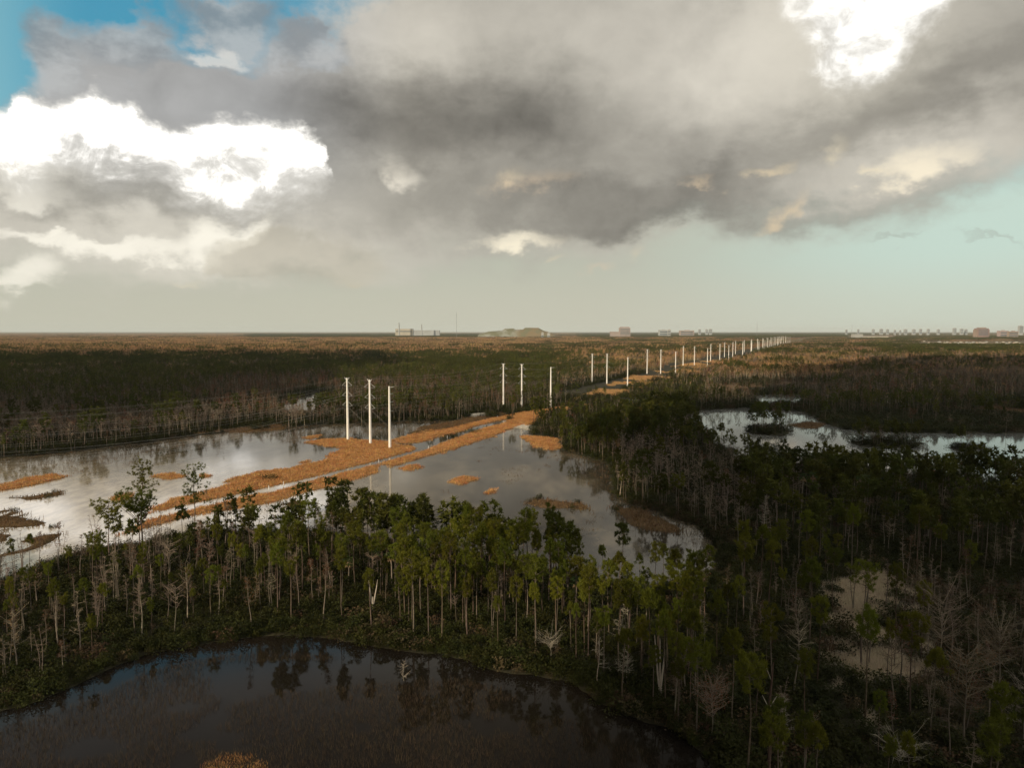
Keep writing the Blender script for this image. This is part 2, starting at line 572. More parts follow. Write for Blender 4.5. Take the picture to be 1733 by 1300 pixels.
LAKE = wpoly([(1150, 704), (1200, 694), (1275, 690), (1350, 696), (1385, 710), (1430, 727), (1480, 732), (1560, 734), (1650, 733), (1900, 735), (1950, 822), (1700, 822),
              (1600, 806), (1450, 800), (1350, 796), (1270, 784), (1210, 750), (1180, 722)])
POOL = wpoly([(1262, 672), (1300, 669), (1355, 670), (1362, 683), (1290, 686)])
POOL2 = wpoly([(462, 692), (500, 671), (545, 663), (566, 672), (548, 694), (500, 699)])
POOL3 = wpoly([(1200, 660), (1240, 656), (1300, 656), (1300, 661), (1220, 664)])
POOL4 = wpoly([(1040, 678), (1100, 674), (1106, 680), (1050, 686)])
WATERS = [POND, MARSH, LAKE, POOL, POOL2, POOL3, POOL4]

ORANGE = [wpoly(p) for p in (
    [(508, 749), (545, 744), (590, 744), (650, 747), (700, 756), (710, 760), (668, 774), (640, 780), (605, 791), (558, 803), (480, 821), (430, 830), (380, 841),
     (300, 860), (262, 868), (256, 861), (300, 843), (345, 832), (385, 822), (392, 812), (440, 800), (500, 790), (545, 780), (560, 770), (588, 760), (545, 754)],
    [(655, 748), (700, 737), (760, 726), (800, 716), (850, 705), (864, 702), (872, 708), (840, 714), (790, 726), (760, 736), (720, 746), (690, 752)],
    [(240, 888), (265, 876), (350, 857), (480, 828), (600, 796), (640, 787), (645, 797), (560, 821), (470, 846), (400, 859), (330, 872), (270, 887), (200, 905)],
    [(646, 785), (700, 768), (724, 758), (752, 745), (800, 731), (850, 716), (880, 706), (893, 716), (862, 725), (830, 739), (790, 751), (745, 769), (700, 779), (660, 792)],
    [(862, 703), (900, 697), (940, 690), (952, 694), (925, 704), (893, 722), (875, 714)],
    [(880, 738), (930, 741), (953, 756), (930, 761), (898, 753)],
    [(684, 792), (700, 787), (706, 790), (690, 796)], [(664, 792), (672, 790), (674, 793)],
    [(762, 815), (785, 808), (805, 812), (780, 820)],
    [(510, 741), (540, 738), (548, 741), (520, 744)], [(508, 784), (525, 780), (530, 784), (515, 788)],
    [(268, 806), (290, 802), (308, 807), (285, 811)], [(332, 806), (345, 802), (360, 806), (345, 809)],
    [(-60, 830), (0, 822), (50, 810), (92, 804), (106, 808), (70, 819), (20, 828), (-60, 836)],
    [(820, 833), (833, 830), (836, 834), (824, 836)], [(190, 842), (215, 836), (225, 840), (200, 847)],
)]
BROWN = [wpoly(p) for p in (
    [(690, 732), (740, 718), (790, 708), (850, 696), (865, 702), (800, 715), (760, 725), (700, 736)],
    [(895, 852), (930, 846), (980, 856), (990, 864), (930, 862)],
    [(1050, 860), (1090, 862), (1130, 880), (1165, 905), (1120, 900), (1075, 888)],
    [(1590, 690), (1640, 682), (1760, 678), (1900, 680), (1900, 702), (1700, 702), (1610, 697)],
    [(1180, 660), (1260, 646), (1420, 648), (1400, 656), (1290, 655), (1220, 664)],
    [(1330, 718), (1370, 714), (1405, 718), (1375, 725), (1345, 723)],
    [(10, 843), (60, 840), (92, 835), (95, 838), (50, 846)],
    [(1130, 640), (1180, 622), (1290, 612), (1300, 620), (1190, 640)],
    [(330, 735), (420, 724), (480, 720), (480, 727), (420, 731)],
    [(480, 855), (505, 846), (520, 850), (500, 858)],
)]
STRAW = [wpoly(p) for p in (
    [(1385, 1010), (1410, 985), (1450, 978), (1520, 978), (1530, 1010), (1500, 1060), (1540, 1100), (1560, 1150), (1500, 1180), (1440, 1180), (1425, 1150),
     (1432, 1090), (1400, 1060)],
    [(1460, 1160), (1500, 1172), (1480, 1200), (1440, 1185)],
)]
SAND = [wpoly(p) for p in (
    [(868, 722), (890, 715), (900, 722), (925, 730), (910, 731), (885, 728)],
    [(790, 702), (820, 699), (822, 705), (800, 707)],
)]


GOLD = [wpoly([(935, 696), (960, 680), (1000, 664), (1040, 648), (1075, 633), (1130, 622), (1180, 613), (1215, 607), (1228, 613), (1170, 634), (1120, 648), (1070, 664), (1010, 682), (960, 700)])]
PATCHY = [wpoly([(-200, 880), (0, 864), (45, 872), (92, 890), (100, 905), (50, 932), (-60, 960), (-200, 960)])]


HUMMOCK = [wpoly([(1435, 748), (1490, 744), (1570, 750), (1550, 758), (1460, 757)]), wpoly([(1262, 728), (1300, 722), (1345, 730), (1320, 738), (1275, 735)]), wpoly([(1600, 757), (1640, 754), (1672, 760), (1630, 765)])]
LOW = [wpoly([(1385, 708), (1450, 706), (1900, 702), (1950, 737), (1650, 735), (1500, 735), (1420, 728)])]
TRACK = wpoly([(215, 884), (249, 873), (312, 858), (381, 844), (454, 828), (519, 813), (600, 792), (638, 783), (708, 763), (742, 749), (794, 730), (846, 714)])


def hashn(ix, iy, s):
    h = np.sin(ix * 127.1 + iy * 311.7 + s * 74.7) * 43758.5453
    return h - np.floor(h)


def vnoise(x, y, s=0):
    ix, iy = np.floor(x), np.floor(y)
    fx, fy = x - ix, y - iy
    fx, fy = fx * fx * (3 - 2 * fx), fy * fy * (3 - 2 * fy)
    a, b = hashn(ix, iy, s), hashn(ix + 1, iy, s)
    c, d = hashn(ix, iy + 1, s), hashn(ix + 1, iy + 1, s)
    return (a * (1 - fx) + b * fx) * (1 - fy) + (c * (1 - fx) + d * fx) * fy


def fbm(x, y, s=0, o=4):
    t, a, n = 0.0, 0.5, 0.0
    for k in range(o):
        t = t + a * vnoise(x * 2 ** k, y * 2 ** k, s + k)
        n += a
        a *= 0.5
    return t / n


def sdist(poly, X, Y):
    """distance to the outline, positive inside"""
    out = np.full(X.shape, -1e3)
    lo, hi = poly.min(0) - 25, poly.max(0) + 25
    k = np.nonzero((X > lo[0]) & (X < hi[0]) & (Y > lo[1]) & (Y < hi[1]))[0]
    if not len(k):
        return out
    x, y = X[k], Y[k]
    d = np.full(len(k), 1e9)
    inside = np.zeros(len(k), bool)
    for (ax, ay), (bx, by) in zip(poly, np.roll(poly, -1, 0)):
        ex, ey = bx - ax, by - ay
        t = np.clip(((x - ax) * ex + (y - ay) * ey) / (ex * ex + ey * ey + 1e-9), 0, 1)
        d = np.minimum(d, (x - ax - t * ex) ** 2 + (y - ay - t * ey) ** 2)
        inside ^= ((ay > y) != (by > y)) & (x < (bx - ax) * (y - ay) / (by - ay + 1e-12) + ax)
    out[k] = np.sqrt(d) * np.where(inside, 1, -1)
    return out


def union(polys, X, Y):
    s = np.full(X.shape, -1e3)
    for p in polys:
        s = np.maximum(s, sdist(p, X, Y))
    return s


def land(X, Y):
    """dict of land fields at points (arrays): L > 0 is dry; masks of grass"""
    X, Y = np.asarray(X, float), np.asarray(Y, float)
    amp = np.clip(Y / 130, 0.8, 4.0)
    n1 = (fbm(X / 9, Y / 14, 3) - 0.5) * 2 * amp * 1.6
    n2 = (fbm(X / 3.1, Y / 4.5, 9) - 0.5) * 2 * 1.2
    w = union(WATERS, X, Y) + n1 + n2
    streak = (fbm((X * 0.91 - Y * 0.41) / 2.2, (X * 0.41 + Y * 0.91) / 30, 13) - 0.5) * 2 * amp * 1.5
    og = union(ORANGE, X, Y) + n1 * 0.7 + n2 * 1.0 + streak + 0.5
    br = union(BROWN, X, Y) + n1 * 1.5 + n2 * 1.5
    st = union(STRAW, X, Y) + (fbm(X / 3.6, Y / 5.0, 15) - 0.53) * 20
    sd = union(SAND, X, Y) + n1 * 0.5 + n2
    go = np.minimum(union(GOLD, X, Y) + n1 + n2, (fbm(X / 24, Y / 36, 43) - 0.47) * 70)
    pt = np.minimum(union(PATCHY, X, Y) + n1, (fbm(X / 5.5, Y / 8, 41) - 0.50) * 22)
    br = np.maximum(br, pt)
    tk = np.full(X.shape, 1e3)
    for (ax, ay), (bx, by) in zip(TRACK[:-1], TRACK[1:]):
        ex, ey = bx - ax, by - ay
        t = np.clip(((X - ax) * ex + (Y - ay) * ey) / (ex * ex + ey * ey), 0, 1)
        tk = np.minimum(tk, np.hypot(X - ax - t * ex, Y - ay - t * ey))
    og = np.minimum(og, tk - 1.5 - np.clip((Y - 170) / 110, 0, 1.6) + n2 * 0.35)
    isl = np.maximum.reduce([og, br, st, sd, go, union(HUMMOCK, X, Y) + n1 * 0.8 + n2])
    return dict(L=np.maximum(-w, isl), w=w, og=og, br=br, st=st, sd=sd, go=go, lo=union(LOW, X, Y))


def height(Lv):
    return np.clip(Lv * 0.13, -0.7, 0.32)


# ------------------------------------------------------------------ ground sheet
def axis(lo, hi, step, far, grow):
    a = list(np.arange(lo, hi + step, step))
    s = step
    while a[-1] < far:
        s *= grow
        a.append(a[-1] + s)
    return a


def ground():
    ys = axis(20, 620, 2.4, 70000, 1.09)
    xr = axis(0, 420, 2.4, 60000, 1.10)
    xs = [-v for v in xr[:0:-1]] + xr
    ys = [-60000, -8000, -800, -100, -20] + ys
    xs, ys = np.array(xs), np.array(ys)
    X, Y = np.meshgrid(xs, ys)
    sh = X.shape
    X, Y = X.ravel(), Y.ravel()
    F = land(X, Y)
    Z = height(F['L']) + np.where(F['L'] > 0.5, (fbm(X / 6, Y / 6, 21) - 0.5) * 0.25, 0)
    n = sh[1]
    i = (np.arange(sh[0] - 1)[:, None] * n + np.arange(n - 1)[None, :]).ravel()
    mb = MB()
    mb.add(np.stack([X, Y, Z], 1), np.stack([i, i + 1, i + n + 1, i + n], 1), 0, True)
    m = bpy.data.materials.new('swamp_floor')
    m.use_nodes = True
    nt = m.node_tree
    p = nt.nodes['Principled BSDF']
    p.inputs['Roughness'].default_value = 0.95
    p.inputs['Specular IOR Level'].default_value = 0.1
    g = nt.nodes.new('ShaderNodeNewGeometry')
    pos = g.outputs['Position']
    nz = noise(nt, pos, 0.35, 6, 0.65)
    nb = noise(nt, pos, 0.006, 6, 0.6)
    nf = noise(nt, pos, 1.3, 4, 0.7)
    at = lambda k: (lambda a: (setattr(a, 'attribute_name', k), S(nt, a.outputs['Fac']))[1])(nt.nodes.new('ShaderNodeAttribute'))
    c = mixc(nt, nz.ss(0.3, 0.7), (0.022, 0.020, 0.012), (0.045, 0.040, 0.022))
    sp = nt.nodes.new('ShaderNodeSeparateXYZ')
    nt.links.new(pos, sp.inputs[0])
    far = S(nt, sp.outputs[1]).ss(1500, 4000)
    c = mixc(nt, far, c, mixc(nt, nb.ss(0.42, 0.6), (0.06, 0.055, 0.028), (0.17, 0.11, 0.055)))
    c = mixc(nt, at('brown'), c, mixc(nt, nf.ss(0.3, 0.7), (0.07, 0.045, 0.022), (0.15, 0.088, 0.04)))
    c = mixc(nt, at('gold'), c, mixc(nt, nf.ss(0.3, 0.7), (0.20, 0.115, 0.04), (0.34, 0.20, 0.075)))
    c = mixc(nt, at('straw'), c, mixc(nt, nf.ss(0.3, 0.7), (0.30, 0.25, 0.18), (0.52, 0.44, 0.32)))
    c = mixc(nt, at('orange'), c, mixc(nt, (nz * 0.5 + nf * 0.5).ss(0.35, 0.65), (0.19, 0.105, 0.042), (0.44, 0.245, 0.10)))
    c = mixc(nt, at('sand'), c, mixc(nt, nf.ss(0.3, 0.7), (0.40, 0.36, 0.28), (0.58, 0.52, 0.42)))
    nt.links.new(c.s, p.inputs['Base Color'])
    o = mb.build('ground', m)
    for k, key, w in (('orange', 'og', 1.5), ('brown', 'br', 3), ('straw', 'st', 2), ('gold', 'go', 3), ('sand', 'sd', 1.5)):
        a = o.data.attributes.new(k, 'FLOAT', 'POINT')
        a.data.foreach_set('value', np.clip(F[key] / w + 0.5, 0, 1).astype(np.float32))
    tag(o, 'dark swamp floor under the trees out to the horizon', None, None, 'structure')


ground()


# ------------------------------------------------------------------ water
def water_mat(name, tint, rough, silt, silt_amt, marl=None):
    m = bpy.data.materials.new(name)
    m.use_nodes = True
    nt = m.node_tree
    p = nt.nodes['Principled BSDF']
    p.inputs['IOR'].default_value = 1.333
    g = nt.nodes.new('ShaderNodeNewGeometry')
    mp = nt.nodes.new('ShaderNodeMapping')
    mp.inputs['Scale'].default_value = (1.0, 0.42, 1.0)
    mp.inputs['Rotation'].default_value = (0, 0, R(12))
    nt.links.new(g.outputs['Position'], mp.inputs[0])
    pos = mp.outputs[0]
    big = noise(nt, pos, 0.035, 5, 0.6)
    sm = noise(nt, pos, 0.3, 5, 0.65)
    s = (big * 0.85 + sm * 0.15).ss(0.45, 0.66)
    c = mixc(nt, s * silt_amt, tint, silt)
    if marl:      # pale marl stirred up over the shallow side
        sp = nt.nodes.new('ShaderNodeSeparateXYZ')
        nt.links.new(g.outputs['Position'], sp.inputs[0])
        k = (S(nt, sp.outputs[0]) + (big - 0.5) * 150 + (sm - 0.5) * 30).ss(marl[0], marl[1]) * (1.0 - (S(nt, sp.outputs[1]) + (big - 0.5) * 120).ss(marl[2], marl[3]))
        c = mixc(nt, k * 0.85, c, mixc(nt, sm.ss(0.35, 0.65), (0.27, 0.215, 0.14), (0.46, 0.385, 0.27)))
    nt.links.new(c.s, p.inputs['Base Color'])
    nt.links.new((rough + 0.07 * big.ss(0.4, 0.7)).s, p.inputs['Roughness'])
    bn = nt.nodes.new('ShaderNodeBump')
    bn.inputs['Strength'].default_value = 0.10
    bn.inputs['Distance'].default_value = 0.05
    nt.links.new(noise(nt, pos, 1.6, 3, 0.6).s, bn.inputs['Height'])
    nt.links.new(bn.outputs[0], p.inputs['Normal'])
    return m


def sheet(name, x0, x1, y0, y1, m, label):
    mb = MB()
    mb.add([(x0, y0, 0), (x1, y0, 0), (x1, y1, 0), (x0, y1, 0)], [(0, 1, 2, 3)])
    tag(mb.build(name, m), label, None, None, 'structure')


WM = water_mat('peaty_water', (0.010, 0.008, 0.006), 0.015, (0.022, 0.016, 0.010), 0.6)
WM.node_tree.nodes['Principled BSDF'].inputs['Specular IOR Level'].default_value = 0.33
WL = water_mat('shallow_water', (0.040, 0.033, 0.023), 0.045, (0.17, 0.14, 0.095), 0.8, (-10, -95, 225, 330))
WP = water_mat('open_water', (0.10, 0.10, 0.09), 0.01, (0.20, 0.195, 0.17), 0.7)
sheet('pond_water', -220, 120, 20, 138, WM, 'black still pond reflecting the pines along its bank')
sheet('marsh_water', -420, 75, 138.01, 620, WL, 'pale shallow flood water on both sides of the orange grass strip')
sheet('lake_water', 75.01, 460, 200, 900, WP, 'bright open water among the dark trees at the right')


# ------------------------------------------------------------------ tree shapes
def unit_dirs(n, rng, up=0.35):
    d = rng.normal(size=(n, 3))
    d[:, 2] += up
    return d / np.linalg.norm(d, axis=1)[:, None]


def pine(seed, h=15.0, cr=2.4, base=0.55, limbs=26, per=3, need=12, shape='round', lean=0.0, low=False, spread=0.24):
    """slash pine: (trunk builder, crown builder)"""
    rng = np.random.default_rng(seed)
    tr, cw = MB(), MB()
    t = np.linspace(0, 1, 4 if low else 9)
    bend = rng.normal(0, 0.022 * h, 2)
    la = rng.uniform(0, 6.28)
    px = bend[0] * t ** 2 + lean * h * t * math.cos(la) + 0.10 * np.sin(t * 7 + rng.uniform(0, 6))
    py = bend[1] * t ** 2 + lean * h * t * math.sin(la) + 0.10 * np.sin(t * 6 + rng.uniform(0, 6))
    P = np.stack([px, py, t * h * 0.98], 1)
    r0 = 0.0088 * h + 0.02
    tube(tr, P, r0 * (1 - 0.78 * t), 3 if low else 6)
    axis_at = lambda q: np.array([np.interp(q, t, P[:, 0]), np.interp(q, t, P[:, 1]), q * h * 0.98])
    cl, cd = [], []
    for i in range(limbs):
        q = base + (1 - base) * (i + rng.uniform(0, 1)) / limbs
        s = (q - base) / (1 - base)
        if shape == 'round':
            ln = cr * (0.45 + 1.0 * math.sin(math.pi * min(1, s * 0.80 + 0.12))) * rng.uniform(0.5, 1.15) * 0.72
        elif shape == 'flat':
            ln = cr * (0.35 + 0.75 * s) * rng.uniform(0.55, 1.1)
        elif shape == 'tiered':
            ln = cr * (1.05 - 0.6 * s) * (rng.uniform(0.75, 1.15) if int(s * 9) % 2 == 0 else rng.uniform(0.1, 0.35))
        else:
            ln = cr * (1.0 - 0.75 * s) * rng.uniform(0.5, 1.1)
        a = i * 2.399 + rng.uniform(-0.5, 0.5)
        rise = rng.uniform(0.15, 0.55) + 0.3 * s if shape != 'flat' else rng.uniform(0.05, 0.25)
        p0 = axis_at(q)
        p2 = p0 + np.array([math.cos(a) * ln, math.sin(a) * ln, ln * rise])
        p1 = (p0 + p2) / 2 + np.array([0, 0, -0.08 * ln])
        if not low:
            tube(tr, [p0, p1, p2], [0.045, 0.03, 0.015], 3, 0, False)
        for k in range(per):
            f = 1.0 - 0.5 * (k / max(1, per)) * rng.uniform(0.5, 1)
            c = p0 + (p2 - p0) * f + rng.normal(0, spread, 3) * (1.0 if shape != 'flat' else 0.8)
            cl.append(c)
    cl = np.array(cl)
    n = len(cl)
    c = np.repeat(cl, need, 0) + rng.normal(0, 0.09, (n * need, 3))
    d = unit_dirs(n * need, rng, 0.5)
    blades(cw, c, d, rng.uniform(0.34, 0.66, n * need) * (1.9 if low else 1), (0.42 if low else 0.11), rng)
    if not low:      # a few bare stubs below the crown
        for k in range(5):
            p0 = axis_at(rng.uniform(0.3, base))
            a = rng.uniform(0, 6.28)
            l = rng.uniform(0.3, 1.3)
            tube(tr, [p0, p0 + np.array([math.cos(a) * l, math.sin(a) * l, rng.uniform(-0.2, 0.5)])], [0.03, 0.01], 3, 0, False)
    return tr, cw


def bare(seed, h=10.0, br=2.0, base=0.35, limbs=26, twigs=7, low=False, rust=0.0, stem=1, flat=False, wd=0.14):
    """leafless swamp cypress or dead tree: (trunk builder, branch builder)"""
    rng = np.random.default_rng(seed)
    tr, bw = MB(), MB()
    for s_ in range(stem):
        t = np.linspace(0, 1, 4 if low else 8)
        off = rng.normal(0, 0.25, 2) * (s_ > 0)
        ln_ = rng.normal(0, 0.05 * h, 2) * (1 + s_)
        hh = h * (1 - 0.18 * s_)
        P = np.stack([off[0] + ln_[0] * t ** 1.5 + 0.09 * np.sin(t * 8 + seed), off[1] + ln_[1] * t ** 1.5 + 0.09 * np.cos(t * 7 + seed), t * hh], 1)
        r0 = 0.0095 * h + 0.015
        tube(tr, P, r0 * (1 - 0.88 * t) * (1 + 0.6 * np.exp(-t * 18)), 3 if low else 6)
        tc, td, tl = [], [], []
        for i in range(limbs // stem):
            q = base + (0.99 - base) * rng.uniform(0, 1) ** 0.85
            a = rng.uniform(0, 6.28)
            l = br * (1.12 - q if not flat else 0.5 + 0.6 * q) * rng.uniform(0.5, 1.3)
            p0 = np.array([np.interp(q, t, P[:, 0]), np.interp(q, t, P[:, 1]), q * hh])
            up = rng.uniform(-0.05, 0.5) if not flat else rng.uniform(0.2, 0.9)
            e = np.array([math.cos(a), math.sin(a), up])
            p1 = p0 + e * l * 0.55 + rng.normal(0, 0.08, 3)
            p2 = p0 + e * l + rng.normal(0, 0.14, 3) + np.array([0, 0, 0.1 * l])
            if not low:
                tube(bw, [p0, p1, p2], [0.04, 0.025, 0.01], 3, 0, False)
            for k in range(twigs):
                f = rng.uniform(0.25, 1)
                tc.append(p0 + (p2 - p0) * f)
                td.append(e * 0.6 + rng.normal(0, 0.55, 3))
                tl.append(rng.uniform(0.3, 0.9) * (0.5 + l * 0.35))
        if tc:
            blades(bw, np.array(tc), np.array(td), np.array(tl), wd if low else 0.045, rng)
            if rust:
                c = np.array(tc)
                c = np.repeat(c, max(1, int(rust)), 0)
                c = c + rng.normal(0, 0.3, c.shape)
                leaves(bw, c, 0.34 if low else 0.22, rng, 1)
    return tr, bw


def shrub(seed, r=2.0, h=2.4, n=240, size=0.42):
    rng = np.random.default_rng(seed)
    mb = MB()
    cs = rng.normal(size=(7, 3)) * np.array([0.45 * r, 0.45 * r, 0]) + np.array([0, 0, h * 0.45]) + rng.normal(size=(7, 3)) * np.array([0, 0, h * 0.16])
    c = cs[rng.integers(0, 7, n)] + (lambda d: d / np.linalg.norm(d, axis=1)[:, None])(rng.normal(size=(n, 3))) * (rng.uniform(0.5, 1, n)[:, None]) * np.array([0.6 * r, 0.6 * r, 0.5 * h])
    c[:, 2] = np.maximum(c[:, 2], 0.08)
    leaves(mb, c, size, rng, 0, 0.6)
    return mb


def palm(seed, h=7.0):
    rng = np.random.default_rng(seed)
    tr, fr, dd = MB(), MB(), MB()
    t = np.linspace(0, 1, 6)
    P = np.stack([0.25 * t ** 2, 0.1 * np.sin(t * 3), t * h], 1)
    tube(tr, P, [0.19, 0.16, 0.15, 0.15, 0.17, 0.2], 7)
    top = P[-1]
    def fan(mb, d, ln, droop, nseg=9, rad=0.8):
        d = d / np.linalg.norm(d)
        e = top + d * ln + np.array([0, 0, -droop])
        tube(mb, [top, (top + e) / 2 + np.array([0, 0, droop * 0.3]), e], [0.03, 0.025, 0.02], 3, 0, False)
        s = np.cross(d, [0, 0, 1.0]); s /= np.linalg.norm(s) + 1e-6
        a = np.linspace(-1.5, 1.5, nseg)
        dirs = np.cos(a)[:, None] * (d - np.array([0, 0, droop * 0.9])) + np.sin(a)[:, None] * s + rng.normal(0, 0.08, (nseg, 3))
        blades(mb, np.repeat(e[None], nseg, 0), dirs, rad * rng.uniform(0.8, 1.1, nseg), 0.17, rng)
    for i in range(20):
        a = i * 2.399
        z = rng.uniform(-0.5, 1.1)
        fan(fr, np.array([math.cos(a), math.sin(a), z]), rng.uniform(0.7, 1.0), 0.15 + 0.25 * (1 - z))
    for i in range(12):
        a = i * 2.399 + 1
        fan(dd, np.array([math.cos(a), math.sin(a), -0.9]), 0.6, 0.5, 6, 0.9)
    return tr, fr, dd


def tuft(seed, n=14, h=0.9, w=0.09, spread=0.35, lean=0.35):
    rng = np.random.default_rng(seed)
    mb = MB()
    c = np.zeros((n, 3))
    c[:, :2] = rng.normal(0, spread, (n, 2))
    d = rng.normal(0, lean, (n, 3))
    d[:, 2] = 1
    blades(mb, c, d, h * rng.uniform(0.5, 1.15, n), w, rng)
    return mb


def join(*pairs):
    """several builders with their own material slot each into one builder"""
    out = MB()
    for mb, slot in pairs:
        for v, f, m, s in zip(mb.v, mb.f, mb.m, mb.sm):
            pass
        off = 0
        V = np.concatenate(mb.v) if mb.v else np.zeros((0, 3))
        base = out.n
        if not len(V):
            continue
        out.v.append(V.astype(np.float32))
        for f, m, s in zip(mb.f, mb.m, mb.sm):
            out.f.append(f + base)
            out.m.append(m + slot)
            out.sm.append(s)
        out.n += len(V)
    return out


# ------------------------------------------------------------------ instancer for what nobody could count
def gn_tree(coll):
    ng = bpy.data.node_groups.new('scatter', 'GeometryNodeTree')
    ng.interface.new_socket('Geometry', in_out='INPUT', socket_type='NodeSocketGeometry')
    ng.interface.new_socket('Geometry', in_out='OUTPUT', socket_type='NodeSocketGeometry')
    N = ng.nodes.new
    gi, go = N('NodeGroupInput'), N('NodeGroupOutput')
    iop, ci = N('GeometryNodeInstanceOnPoints'), N('GeometryNodeCollectionInfo')
    ci.inputs['Collection'].default_value = coll
    ci.inputs['Separate Children'].default_value = True
    ci.inputs['Reset Children'].default_value = True
    ci.transform_space = 'ORIGINAL'
    iop.inputs['Pick Instance'].default_value = True
    def attr(name, typ):
        a = N('GeometryNodeInputNamedAttribute')
        a.data_type = typ
        a.inputs['Name'].default_value = name
        return next(s for s in a.outputs if s.enabled and s.name == 'Attribute')
    L = ng.links.new
    L(gi.outputs[0], iop.inputs['Points'])
    L(ci.outputs[0], iop.inputs['Instance'])
    L(attr('pick', 'INT'), iop.inputs['Instance Index'])
    cx = N('ShaderNodeCombineXYZ')
    L(attr('turn', 'FLOAT'), cx.inputs['Z'])
    L(cx.outputs[0], iop.inputs['Rotation'])
    L(attr('size', 'FLOAT_VECTOR'), iop.inputs['Scale'])
    L(iop.outputs[0], go.inputs[0])
    return ng


def scatter(name, label, meshes, pts, pick, size, rng, zs=None):
    coll = bpy.data.collections.new(name + '_kinds')
    for k, me in enumerate(meshes):
        coll.objects.link(bpy.data.objects.new('%s_kind.%03d' % (name, k), me))
    n = len(pts)
    me = bpy.data.meshes.new(name)
    me.vertices.add(n)
    me.vertices.foreach_set('co', np.asarray(pts, np.float32).ravel())
    def put(k, typ, key, val):
        me.attributes.new(k, typ, 'POINT').data.foreach_set(key, val)
    put('pick', 'INT', 'value', np.asarray(pick, np.int32))
    put('turn', 'FLOAT', 'value', rng.uniform(0, 6.283, n).astype(np.float32))
    s = np.asarray(size, np.float32)
    sv = np.stack([s, s, s if zs is None else np.asarray(zs, np.float32)], 1)
    put('size', 'FLOAT_VECTOR', 'vector', sv.ravel())
    o = bpy.data.objects.new(name, me)
    COL.objects.link(o)
    md = o.modifiers.new('scatter', 'NODES')
    md.node_group = gn_tree(coll)
    tag(o, label, None, None, 'stuff')
    return o


# ------------------------------------------------------------------ where things grow
def sector(d0, d1, step, rng, margin=45.0):
    """jittered points in the view sector between two distances, plus a margin on the sides"""
    ys = np.arange(d0, d1, step)
    xm = d1 * 0.78 + margin
    xs = np.arange(-xm, xm, step)
    X, Y = np.meshgrid(xs, ys)
    X, Y = X.ravel(), Y.ravel()
    X = X + rng.uniform(-0.48, 0.48, len(X)) * step
    Y = Y + rng.uniform(-0.48, 0.48, len(Y)) * step
    k = (np.abs(X) < Y * 0.76 + margin) & (Y >= d0 * 0.98)
    return X[k], Y[k]


def inpoly(pts, X, Y):
    return sdist(wpoly(pts), X, Y) > 0


def zsurf(L):
    return height(L)


# explicit trees first: (kind, base px, base py, top py, extra)
taken = []          # ground points other trees keep away from


def clear_of(X, Y, rad):
    k = np.ones(len(X), bool)
    for (x, y) in taken:
        k &= (X - x) ** 2 + (Y - y) ** 2 > rad * rad
    return k


def tall(px, py, ty):
    """ground point and height of a tree from its foot and its top in the photo"""
    x, y = gpt(px, py)
    dx, dy, dz = ray(px, ty)
    return x, y, EYE + float(dz / dy) * y


LAND = []           # landmarks for the descriptions: (phrase, px, py)

# ------------------------------------------------------------------ trees that stand out
def tree(name, x, y, z, trunk, crown, crown_name, tm, cm, label, cat='tree', group=None, rz=0.0):
    t = empty(name, (x, y, z - 0.15), rz)
    trunk.build('trunk', tm, t)
    if crown is not None:
        crown.build(crown_name, cm, t)
    tag(t, label, cat, group)
    taken.append((x, y))
    return t


